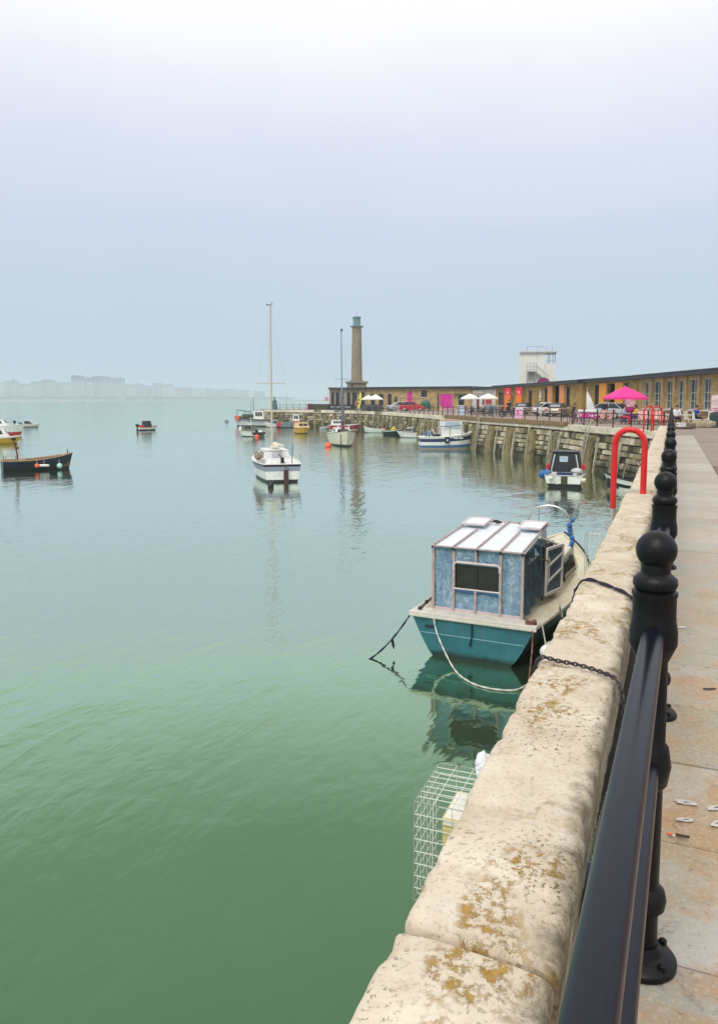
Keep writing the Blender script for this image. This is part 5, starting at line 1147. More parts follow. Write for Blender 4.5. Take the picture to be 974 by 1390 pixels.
# ------------------------------------------------------------------ terrace furniture helpers
def deckp(u, d): return site(u, d, DECK)
def parasol(label, u, d, wdt, top, eave, m, sides=8, rot=0.0):
    t_ = thing('parasol', label, 'parasol', deckp(u, d), face(u) + rot); r = wdt / 2
    b_ = MB(); ri = []
    for rr, z_ in ((r, eave), (r * .5, eave + (top - eave) * .56), (.04, top)):
        ri.append([Vector((rr * math.cos(2 * math.pi * k / sides + math.pi / sides), rr * math.sin(2 * math.pi * k / sides + math.pi / sides), z_)) for k in range(sides)])
    b_.loft(ri, caps=False); b_.loft([[p - Vector((0, 0, .02)) for p in q] for q in ri], caps=False)
    b_.loft([ri[0], [p * 1.0 - Vector((0, 0, .16)) for p in ri[0]]], caps=False); b_.build('canopy', m, t_, fix=False)
    MB().tube([(0, 0, 0), (0, 0, top + .08)], .03, 8).build('pole', alu, t_)
    MB().lathe([(.32, 0), (.32, .06), (.08, .12), (.05, .3)], n=12).build('base', black, t_)
    b_ = MB()
    for k in range(sides): p = ri[0][k]; b_.tube([(0, 0, top - .08), (p.x, p.y, p.z - .03)], .012, 4)
    b_.build('ribs', greyp, t_); return t_
wcan = mat('white_canvas', (.80, .76, .68), .8, .05); pcan = mat('hot_pink_canvas', (.86, .02, .26), .7, .06)
parasol('hot pink parasol over the deckchair terrace', 847.5, 62, 3.75, 2.78, 1.92, pcan, 4, .35)
parasol('white parasol on the middle terrace, the left of two', 637.5, 104, 2.7, 2.55, 1.98, wcan)
parasol('white parasol on the middle terrace, the right of two, beside the orange banners', 662, 101, 2.75, 2.55, 1.98, wcan)
parasol('cream parasol on the lighthouse terrace, farther and left of two overlapping ones', 500, 124, 2.7, 2.5, 1.9, wcan, 4, .2)
parasol('cream parasol on the lighthouse terrace, nearer and right of two overlapping ones', 509, 121, 3.0, 2.6, 1.92, wcan, 4, .1)
def picnic(label, u, d, m, rot=0.0, src=None, grp='picnic tables and benches on the terraces'):
    if src: return dup(src, deckp(u, d), face(u) + rot, label)
    t_ = thing('picnic_table', label, 'picnic table', deckp(u, d), face(u) + rot, grp)
    b_ = MB()
    for k in range(5): b_.box(0, -.3 + .15 * k, .74, 1.7, .135, .04)
    b_.build('tabletop', m, t_)
    for s in (-.7, .7): b_ = MB(); b_.box(0, s - .07, .44, 1.7, .12, .04); b_.box(0, s + .07, .44, 1.7, .12, .04); b_.build('bench', m, t_)
    for x_ in (-.6, .6): b_ = MB(); b_.tube([(x_, -.75, 0), (x_, -.15, .72)], .04, 4); b_.tube([(x_, .75, 0), (x_, .15, .72)], .04, 4); b_.box(x_, 0, .40, .05, 1.5, .08); b_.build('leg_frame', m, t_)
    return t_
purple = mat('purple_paint', (.12, .04, .24), .6, .15)
pk1 = picnic('purple picnic table under the pink parasol', 859, 56, purple, .2)
picnic('magenta picnic table at the railing in front of the white counter', 794, 57.5, mat('magenta_wood', (.36, .02, .18), .6, .15), .5)
dk = mat('charcoal_furniture', (.03, .025, .03), .6, .2)
dkt = picnic('dark picnic table on the middle terrace under the left white parasol', 637, 93, dk)
for u, d, lab in ((648, 90, 'dark picnic table between the two white parasols'), (659, 87, 'dark picnic table under the right white parasol'), (671, 84, 'dark picnic table right of the white parasols'), (686, 81, 'dark picnic table beside the seated group near the pink notice')):
    picnic(lab, u, d, dk, .3 * random.random(), dkt)
for u, d, lab in ((496, 118.5, 'dark picnic table behind the yellow feather flag'), (505, 118, 'dark picnic table under the cream parasols'), (513.5, 117.5, 'dark picnic table left of the silver hatchback'), (521, 117.5, 'dark picnic table nearest the silver hatchback')): picnic(lab, u, d, dk, .2, dkt)
def wallbox(name, label, cat, u, d, sx_, sy_, sz_, m, rot=0.0, legs=False):
    t_ = thing(name, label, cat, deckp(u, d), face(u) + rot); b_ = MB(); b_.box(0, 0, sz_ / 2 + .06, sx_, sy_, sz_ - .06); b_.build('panel', m, t_, bevel=.015)
    b_ = MB()
    for s in (-.4, .4): b_.box(s * sx_, 0, .03, .08, sy_ * 1.6, .06)
    b_.build('foot', black, t_)
    b_ = MB(); b_.box(0, 0, sz_ + .02, sx_ + .04, sy_ + .03, .04); b_.build('top_rail', black if m is not greyp else lightgrey, t_); return t_
wallbox('windbreak', 'grey windbreak panel in front of the red cafe window', 'windbreak', 666, 100, 1.7, .08, 1.05, greyp)
wallbox('windbreak', 'dark windbreak panel below the cream parasols', 'windbreak', 505, 119.7, 3.2, .08, 1.0, mat('slate_fabric', (.10, .10, .10), .8, .3, 2))
wb = wallbox('windbreak', 'black windbreak banner with white lettering in front of the glazed cafe', 'windbreak', 463, 131, 4.6, .06, .95, black)
b_ = MB(); random.seed(5)
for k, (x, w_) in enumerate(((-1.75, .2), (-1.45, .12), (-1.1, .08), (-.75, .2), (-.5, .24), (-.25, .12), (.35, .1), (.6, .18), (.9, .12), (1.15, .2), (1.4, .12))):
    b_.box(x, -.04, .55, .05, .02, .3); b_.box(x + w_ / 2 + .025, -.04, .55 + random.choice((-.13, 0, .13)), w_, .02, .05)
b_.build('white_lettering', white, wb)
wallbox('windbreak', 'long dark red brown windbreak left of the lettered black banner', 'windbreak', 435, 133, 3.3, .06, 1.0, darkwood)
wallbox('windbreak', 'short maroon windbreak with a pale post at the left end of the terrace', 'windbreak', 420.5, 133.5, .9, .08, 1.05, maroon)
def feather(label, u, d, h, m, lean, wd):
    t_ = thing('feather_flag', label, 'flag', deckp(u, d), face(u)); b_ = MB(); n = 9
    L_ = [Vector((lean * (k / n), 0, .5 + (h - .5) * k / n)) for k in range(n + 1)]; 
    rr = []
    for k, p in enumerate(L_):
        w_ = wd * (.55 + .6 * math.sin(math.pi * .75 * (1 - k / n))) * (1 if k < n else .05); yv = .05 * math.sin(k * 1.1)
        rr.append([p + Vector((0, -.01, 0)), p + Vector((w_ * .5, yv - .01, 0)), p + Vector((w_, -yv, -.15)), p + Vector((w_, -yv + .02, -.15)), p + Vector((w_ * .5, yv + .01, 0)), p + Vector((0, .01, 0))])
    b_.loft(rr); b_.build('cloth', m, t_, smooth=True)
    MB().tube([(0, 0, 0)] + [tuple(p) for p in L_], .025, 6).build('pole', alu, t_); MB().lathe([(.25, 0), (.25, .05), (.04, .1)], n=10).build('base', black, t_); return t_
ff = feather('tall yellow feather flag with a black figure in front of the glazed cafe', 483.5, 119.5, 3.1, mat('lemon_cloth', (.75, .62, .06), .8, .1), .55, .42)
b_ = MB(); b_.box(.38, -.09, 1.75, .14, .02, .3, ry=.3); b_.box(.28, -.09, 1.2, .16, .02, .24, ry=-.4); b_.build('black_mark', black, ff)
sl2 = thing('sail_banner', 'white triangular sail banner leaning over the white counter', 'flag', deckp(797, 64.5), face(797)); b_ = MB(); b_.loft([[Vector((x0, -.02 - .04 * math.sin(k), z)), Vector(((x0 + x1) / 2, -.1 * math.sin(k * .8), z - .1)), Vector((x1, .03, z - .2)), Vector((x1, .05, z - .2)), Vector(((x0 + x1) / 2, -.1 * math.sin(k * .8) + .02, z - .1)), Vector((x0, -.04 * math.sin(k), z))] for k, (x0, x1, z) in enumerate(((-.05, .62, .75), (-.08, .58, 1.2), (-.1, .42, 1.7), (-.1, .2, 2.2), (-.08, -.04, 2.62)))]); b_.build('cloth', white, sl2, smooth=True); MB().tube([(-.02, 0, 0), (-.08, 0, 1.4), (-.06, 0, 2.75)], .025, 6).build('pole', alu, sl2); MB().lathe([(.25, 0), (.25, .05), (.04, .1)], n=10).build('base', black, sl2)
def pole_banner(label, u, d, h, m1, m2, wd=.55, low=.2):
    t_ = thing('pole_banner', label, 'banner', deckp(u, d), face(u)); b_ = MB(); n = 10
    for part, (z0, z1) in enumerate(((low, h * .58), (h * .58, h))):
        b_.mi = part; b_.loft([[Vector((-wd / 2, .03 * math.sin(k), z)), Vector((0, -.05 * math.cos(k * .9), z)), Vector((wd / 2, .04 * math.sin(k * 1.4), z)), Vector((0, .03, z))] for k, z in [(k, z0 + (z1 - z0) * k / n) for k in range(n + 1)]])
    b_.build('cloth', [m1, m2], t_, smooth=True); MB().tube([(0, .06, 0), (0, .06, h + .1)], .025, 6).build('pole', alu, t_); MB().lathe([(.22, 0), (.22, .05), (.04, .1)], n=10).build('base', black, t_); return t_
pinkc = mat('fuchsia_cloth', (.62, .02, .24), .8, .12); pinkw = mat('pink_white_cloth', (.72, .42, .50), .8, .25, 6)
pole_banner('fuchsia and pale pink hanging banner under the pink parasol', 854.5, 64, 2.0, pinkc, pinkw, .8)
pole_banner('pink and white banner above the dark bin at the right photo edge', 971.5, 53, 2.05, pinkw, mat('pale_pink_cloth', (.72, .55, .56), .8), .62, .75)
bn = thing('litter_bin', 'dark teal litter bin at the right photo edge below the pink banner', 'bin', deckp(972, 49), face(972)); b_ = MB(); b_.lathe([(.34, 0), (.37, .05), (.38, .75), (.40, .78), (.36, .84)], n=8); b_.build('body', mat('dark_teal_plastic', (.015, .05, .06), .5), bn, bevel=.01); b_ = MB(); b_.lathe([(.37, .845), (.3, .95), (.05, 1.0)], n=8); b_.build('lid', black, bn)
# stone blocks
def rock(label, u, d, sx_, sy_, sz_, m, rot, seed):
    t_ = thing('stone_block', label, 'stone block', deckp(u, d), face(u) + rot); b_ = MB(); n = 8; rr = []
    for i in range(13):
        x = -sx_ / 2 + sx_ * i / 12; e_ = 1 - .22 * abs(i - 6) / 6 * (abs(i - 6) > 4); ring = []
        for k in range(14):
            a = 2 * math.pi * k / 14; cy_ = abs(math.cos(a)) ** .45 * (1 if math.cos(a) > 0 else -1); sz__ = abs(math.sin(a)) ** .45 * (1 if math.sin(a) > 0 else -1)
            p = Vector((x, cy_ * sy_ / 2 * e_, sz_ / 2 + sz__ * sz_ / 2 * e_)); ring.append(p + Vector((1, 1, .6)) * noise.noise(p * 2.2 + Vector((seed, 0, 0))) * .09)
        rr.append(ring)
    b_.loft(rr); b_.build('block', m, t_, smooth=True); return t_
rb = rock('long rough stone block with a white notice beside the end of the railing', 928, 46.5, 1.35, .55, .42, mat('brown_block', (.20, .155, .10), .9, .3, 2, dirt=((.08, .06, .04), .6, 3)), 0, 2)
b_ = MB(); b_.box(-.12, -.33, .27, .5, .02, .24); no = b_.build('notice', white, rb); b_ = MB(); b_.box(-.29, -.345, .27, .07, .012, .09); b_.build('red_mark', redp, no); b_ = MB()
for k in range(3): b_.box(-.05, -.345, .33 - .055 * k, .28 - .05 * k, .012, .014)
b_.build('print_lines', greyp, no)
rock('paler rough stone block right of the block with the notice', 955, 49, 1.35, .6, .45, mat('tan_block', (.36, .29, .19), .9, .25, 2, dirt=((.14, .11, .06), .6, 3)), .1, 7)
# pink notice on the arm railing
pn = thing('notice_board', 'pink notice board with a magenta flourish tied to the arm railing', 'notice', deckp(704, 66.0), face(704)); b_ = MB(); b_.box(0, 0, .58, .66, .03, .8); b_.build('board', mat('pale_pink_board', (.78, .42, .62), .6), pn, bevel=.005); b_ = MB(); b_.tube([(-.15, -.03, .8), (-.08, -.03, .88), (-.12, -.03, .66), (-.2, -.03, .6), (-.02, -.03, .62), (.03, -.03, .7)], .025, 5); b_.build('flourish', pinkd, pn); b_ = MB()
for s in (-.3, .3): b_.box(s, .05, .5, .04, .04, 1.0)
b_.build('post', black, pn)
# white counter with magenta front
ct = thing('counter', 'white rounded counter with a magenta front panel behind the arm railing', 'counter', deckp(797, 62), face(797)); b_ = MB(); b_.loft([[Vector((x, y, z)) for x, y in ((-.75, -.5), (.9, -.5), (.9, .4), (-.75, .4), (-.98, .15), (-.98, -.2))] for z in (.78, .95)]); b_.build('top', white, ct, bevel=.05); b_ = MB(); b_.box(.2, -.4, .5, 1.2, .05, .5); b_.build('front_panel', pinkd, ct); b_ = MB(); b_.box(.3, -.43, .5, .3, .012, .18); b_.box(.62, -.43, .52, .18, .012, .1); b_.build('white_mark', white, ct); b_ = MB(); b_.box(-.72, -.1, .52, .35, .7, .5); b_.build('end_panel', white, ct, bevel=.05)
for s in (-.85, .75): b_ = MB(); b_.tube([(s - .1, -.45, 0), (s, 0, .78), (s + .1, .4, 0)], .035, 4); b_.build('trestle', darkwood, ct)
# deckchairs
def deckchair(label, u, d, m, rot, src=None, grp='striped deckchairs on the terrace'):
    if src: return dup(src, deckp(u, d), face(u) + rot, label)
    t_ = thing('deckchair', label, 'deckchair', deckp(u, d), face(u) + rot, grp); b_ = MB()
    for s in (-.28, .28): b_.tube([(s, -.45, .02), (s, .45, 1.0)], .025, 4); b_.tube([(s * .9, .5, .02), (s * .9, -.5, .42)], .025, 4)
    b_.tube([(-.28, .45, 1.0), (.28, .45, 1.0)], .025, 4); b_.tube([(-.26, -.5, .42), (.26, -.5, .42)], .025, 4); b_.tube([(-.28, .1, .05), (.28, .1, .05)], .02, 4); b_.build('frame', wood, t_)
    b_ = MB(); b_.loft([[Vector((s, y, z)) for s, z in ((-.25, z_), (.25, z_), (.25, z_ - .015), (-.25, z_ - .015))] for y, z_ in ((-.5, .43), (-.3, .28), (-.05, .25), (.2, .45), (.45, 1.01))]); b_.build('sling', m, t_, smooth=True); return t_
def stripes(name, a, c, s):
    m, nt, N, L, b = nodes(name); v = coords(nt); w_ = N.new('ShaderNodeTexWave'); w_.bands_direction = 'X'; w_.inputs['Scale'].default_value = s; L.new(v, w_.inputs[0]); L.new(mixc(nt, ramp(nt, w_.outputs[0], [(.45, 0.0), (.55, 1.0)]), a, c), b.inputs[0]); b.inputs['Roughness'].default_value = .85; return m
rs = stripes('red_pink_stripe', (.62, .08, .06), (.75, .48, .42), 3.2); rw = stripes('red_white_stripe', (.60, .04, .05), (.78, .74, .70), 3.2)
dc = deckchair('coral striped deckchair left of the standing dark figure', 814, 57, rs, -.9)
deckchair('coral striped deckchair just right of the standing dark figure', 825, 58, rs, -1.1, dc)
dw = deckchair('red and white deckchair left of the far red ladder hoops', 873, 54.5, rw, .5)
deckchair('red and white deckchair behind the far red ladder hoops', 881, 54, rw, .3, dw); deckchair('red and white deckchair right of the far red ladder hoops', 889, 53.5, rw, .2, dw); deckchair('reddish deckchair beside the last railing posts', 901, 52.5, rs, .4, dc); deckchair('coral deckchair tucked under the white sail banner', 789, 66, rs, .6, dc)
# right terrace: white tables and chairs
def cafe_table(label, u, d, m, w_=1.5, rot=0.0):
    t_ = thing('cafe_table', label, 'table', deckp(u, d), face(u) + rot); b_ = MB(); b_.box(0, 0, .73, w_, .75, .04); b_.build('tabletop', m, t_, bevel=.01)
    for x_ in (-1, 1):
        for y_ in (-1, 1): MB().tube([(x_ * (w_ / 2 - .08), y_ * .3, 0), (x_ * (w_ / 2 - .1), y_ * .28, .71)], .025, 6).build('leg', m, t_)
    return t_
def chair(label, u, d, m, rot, src=None, grp='slatted chairs on the terraces'):
    if src: return dup(src, deckp(u, d), face(u) + rot, label)
    t_ = thing('chair', label, 'chair', deckp(u, d), face(u) + rot, grp); b_ = MB(); b_.box(0, 0, .45, .46, .44, .04); b_.build('seat', m, t_, bevel=.01); b_ = MB()
    for k in range(4): b_.box(-.17 + .113 * k, .25, .72, .05, .02, .46, rx=-.15)
    b_.box(0, .285, .95, .46, .03, .06, rx=-.15); b_.box(0, .22, .5, .46, .03, .05); b_.build('backrest', m, t_)
    for x_ in (-.2, .2):
        for y_ in (-.19, .19): MB().tube([(x_, y_, 0), (x_, y_, .44)], .02, 6).build('leg', m, t_)
    return t_
cafe_table('white cafe table of the people in white and blue behind the stone blocks', 922, 52.5, white, 1.8); cafe_table('dark cafe table right of the person in blue', 951, 52.5, dk, 1.3)
dch = chair('dark chair at the table under the left white parasol', 632, 92, dk, .5)
for u_, d_, l_, r_ in ((643, 91, 'dark chair between the two white parasols', 2.6), (653, 87.5, 'dark chair in front of the right white parasol', .2), (664, 85, 'dark chair right of the right white parasol', -.7), (676, 83.5, 'dark chair left of the seated group', 1.4), (695, 80.5, 'dark chair right of the seated group', -1.2), (770, 62, 'dark chair by the railing left of the magenta table', .8), (778, 60.5, 'dark chair beside the magenta picnic table', -.6)): chair(l_, u_, d_, dk, r_, dch)
cw = chair('white slatted chair facing the person in blue', 935.5, 51.5, white, 2.2); chair('white slatted chair at the dark cafe table near the bin', 962, 51.5, white, -.6, cw)
chair('white slatted chair turned sideways behind the paler stone block', 947, 51, white, 1.3, cw)
wt = cafe_table('white table on the quay edge above the blue striped boat', 611, 88, white, 1.5); chair('pale yellow lattice chair left of the white quay edge table', 600, 88, mat('pale_yellow_wood', (.62, .54, .22), .6), .4); 
cbx = thing('display_panel', 'pale blue patterned panel standing right of the white quay edge table', 'panel', deckp(626, 86), face(626)); b_ = MB(); b_.box(0, 0, .55, .85, .05, .9); b_.build('board', mat('pale_blue_print', (.45, .55, .68), .7, .35, 5), cbx); b_ = MB(); b_.box(-.35, .1, .3, .04, .3, .6, rx=.3); b_.box(.35, .1, .3, .04, .3, .6, rx=.3); b_.build('prop', wood, cbx)
# ------------------------------------------------------------------ cars
def car(label, u, d, a, col, style='hatch', L_=4.0, Wd=1.72, Ht=1.45, name='parked_car', roofc=None, grp=None):
    """nose along +y; a = heading clockwise from away"""
    t_ = thing(name, label, 'car', deckp(u, d) - Vector((-math.sin(face(u) - R(a)), math.cos(face(u) - R(a)), 0)) * (L_ / 2), face(u) - R(a), grp); w = Wd / 2
    if style == 'convertible': prof = [(0, .35), (.03, .72), (.1, .86), (.9, .92), (2.6, .90), (3.3, .84), (3.85, .68), (L_, .45), (L_ - .02, .28), (.05, .25)]; gh = [(.75, .9), (1.05, 1.34), (1.55, Ht - .05), (2.1, Ht - .06), (2.85, .88)]
    elif style == 'estate': prof = [(0, .35), (.02, .8), (.06, .92), (1, .95), (2.9, .94), (3.6, .86), (4.1, .70), (L_, .45), (L_ - .02, .26), (.05, .25)]; gh = [(.1, .92), (.4, 1.36), (.9, Ht - .03), (2.4, Ht - .04), (3.25, .92)]
    else: prof = [(0, .35), (.02, .75), (.08, .9), (.8, .94), (2.6, .92), (3.3, .85), (3.8, .70), (L_, .48), (L_ - .03, .26), (.05, .25)]; gh = [(.12, .9), (.5, 1.32), (1.0, Ht), (2.0, Ht - .03), (2.95, .9)]
    b_ = MB(); b_.prism(prof, -w, w, 'x'); b_.build('body', col, t_, bevel=.09, seg=3, smooth=True)
    b_ = MB(); b_.loft([[Vector((x * f, y, z)) for x, f in ((-w + .08, 1 - .22 * (z - .9) / (Ht - .9)), (w - .08, 1 - .22 * (z - .9) / (Ht - .9)))] for y, z in gh], closed=False, caps=False)
    for s in (-1, 1):
        pts_ = [Vector((s * (w - .08) * (1 - .22 * (z - .9) / (Ht - .9)), y, z)) for y, z in gh]; b_.quad(*pts_)
    b_.build('windows', glass, t_)
    if style == 'convertible':
        b_ = MB(); gg = [(y + (.02 if k == 0 else 0), z + .02) for k, (y, z) in enumerate(gh)][:4]
        b_.loft([[Vector((x * (w - .06) * (1 - .22 * (z - .9) / (Ht - .9)), y, z)) for x in (-1, 1)] for y, z in gg], closed=False, caps=False)
        b_.loft([[Vector((s * (w - .055), .7, .9)), Vector((s * (w - .055) * .80, 1.5, Ht - .03)), Vector((s * (w - .055) * .9, 1.5, .92))] for s in (-1, 1)]) if False else None
        b_.build('soft_top', roofc or black, t_, smooth=True); b_ = MB(); b_.box(0, .88, 1.13, .95, .02, .26, rx=-.6); b_.build('rear_window', mat('pale_reflecting_glass', (.30, .33, .35), .1), t_)
    else:
        b_ = MB(); y0, z0 = gh[2]; y1, z1 = gh[3]; rw_ = (w - .08) * .80; b_.loft([[Vector((-rw_, y0 - .12, z0 - .02)), Vector((rw_, y0 - .12, z0 - .02)), Vector((rw_, y1 + .1, z1 - .01)), Vector((-rw_, y1 + .1, z1 - .01))], [Vector((-rw_ * .94, y0, z0 + .045)), Vector((rw_ * .94, y0, z0 + .045)), Vector((rw_ * .94, y1, z1 + .045)), Vector((-rw_ * .94, y1, z1 + .045))]]); b_.build('roof', col, t_, smooth=True)
        b_ = MB()
        for s in (-1, 1):
            for k, (ya, yb) in enumerate(((gh[0], gh[2]), (gh[3], gh[4]))):
                q = lambda p: Vector((s * ((w - .08) * (1 - .22 * (p[1] - .9) / (Ht - .9)) + .005), p[0], p[1])); b_.tube([q(ya), q(yb)], .035, 5)
            b_.tube([Vector((s * (w - .075), 1.55, .92)), Vector((s * (w - .08) * .80, 1.5, Ht))], .035, 5)
        b_.build('pillars', col, t_)
    for s in (-1, 1):
        for y in (.72, L_ - .78):
            b_ = MB(); b_.M = Matrix.Translation((s * (w - .09), y, .31)) @ Euler((0, math.pi / 2, 0)).to_matrix().to_4x4(); b_.lathe([(.22, -.10), (.30, -.09), (.315, -.05), (.315, .05), (.30, .09), (.22, .10)], n=16); wo = b_.build('wheel', rubber, t_, smooth=True)
            b_ = MB(); b_.M = Matrix.Translation((s * (w - .09), y, .31)) @ Euler((0, math.pi / 2, 0)).to_matrix().to_4x4(); b_.lathe([(.20, -.104), (.20, .104)], n=10); b_.build('rim', alu, wo)
        b_ = MB(); b_.box(s * (w - .18), .02, .74, .26, .06, .16); b_.build('tail_lamp', redp, t_, bevel=.02); b_ = MB(); b_.box(s * (w - .22), L_ - .1, .62, .3, .1, .14); b_.build('headlight', lightgrey, t_, bevel=.03)
        b_ = MB(); b_.box(s * (w + .07), 2.55, .96, .16, .1, .11); b_.build('mirror', col, t_, bevel=.03)
    b_ = MB(); b_.box(0, -.012, .60, .50, .02, .11); b_.build('number_plate', cream, t_); b_ = MB(); b_.box(0, .03, .36, Wd - .1, .12, .16); b_.build('bumper', dk, t_, bevel=.04); return t_
silver = mat('silver_car_paint', (.52, .53, .54), .25, .05, metal=.3); redcar = mat('red_car_paint', (.62, .01, .02), .25, .05); beige = mat('champagne_car_paint', (.55, .50, .40), .25, .05, metal=.25); blkcar = mat('black_car_paint', (.015, .015, .018), .2, .1); wcar = mat('white_car_paint', (.75, .75, .74), .25, .04)
car('silver grey hatchback beside the red car near the lighthouse terrace', 541, 123.5, -110, silver, 'hatch', 3.8)
car('bright red hatchback parked by the magenta doors', 560, 122, 96, redcar, 'hatch', 3.9, Ht=1.48)
car('pale silver convertible with black soft top, below the sail emblem, the left of two', 712, 95, 20, silver, 'convertible', 4.1, Ht=1.42)
car('champagne convertible with black soft top seen from behind, the right of two', 757, 81.8, 14, beige, 'convertible', 4.1, Ht=1.45)
car('white car half hidden behind the champagne convertible', 747, 86.5, 60, wcar, 'hatch', 3.8, Ht=1.4)
car('silver car with dark glass behind the standing figure left of the pink parasol', 823, 73.2, -58, silver, 'estate', 4.2, Ht=1.46)
cvd = thing('covered_stall', 'rounded heap under a dark green tarpaulin right of the red car', 'covered trailer', deckp(577, 124), face(577)); b_ = MB()
b_.loft([[Vector((math.cos(math.pi * k / 12) * 1.0 * s_, y_, .35 + math.sin(math.pi * k / 12) * 1.35 * s_ + .03 * math.sin(k * 3 + y_ * 4))) for k in range(13)] for y_, s_ in ((-1, .8), (-.8, 1), (0, 1.02), (.8, 1), (1, .85))]); b_.build('cover', mat('dark_green_tarp', (.015, .10, .05), .5, .25, 3, bmp=.4), cvd, smooth=True)
for s in (-.8, .8): b_ = MB(); b_.M = Matrix.Translation((s, 0, .25)) @ Euler((0, math.pi / 2, 0)).to_matrix().to_4x4(); b_.lathe([(.25, -.08), (.25, .08)], n=12); b_.build('wheel', rubber, cvd)
# ------------------------------------------------------------------ statue on the tip
stt = thing('statue', 'green bronze statue of a robed figure standing on the tip of the arm', 'statue', deckp(372.5, 133.5), face(372)); vg = mat('bronze_patina', (.05, .13, .13), .6, .3, 4)
b_ = MB(); b_.lathe([(.62, 0), (.62, .12), (.55, .15)], n=14); b_.build('plinth', greyp, stt)
b_ = MB(); b_.lathe([(.52, .15), (.53, .3), (.47, .8), (.36, 1.15), (.25, 1.35), (.27, 1.5), (.25, 1.66), (.12, 1.76), (.085, 1.82), (.13, 1.9), (.145, 1.99), (.12, 2.08), (.05, 2.14)], n=16)
b_.v = [Vector((p.x * (1 + .06 * math.sin(9 * math.atan2(p.y, p.x))), p.y * .85, p.z)) for p in b_.v]
b_.tube([(-.24, 0, 1.62), (-.36, -.08, 1.3), (-.18, -.26, 1.12)], [.09, .075, .05], 7); b_.tube([(.24, 0, 1.62), (.36, -.08, 1.3), (.18, -.26, 1.12)], [.09, .075, .05], 7); b_.ball((0, .03, 2.14), .12, 8, 6); b_.build('figure', vg, stt, smooth=True)
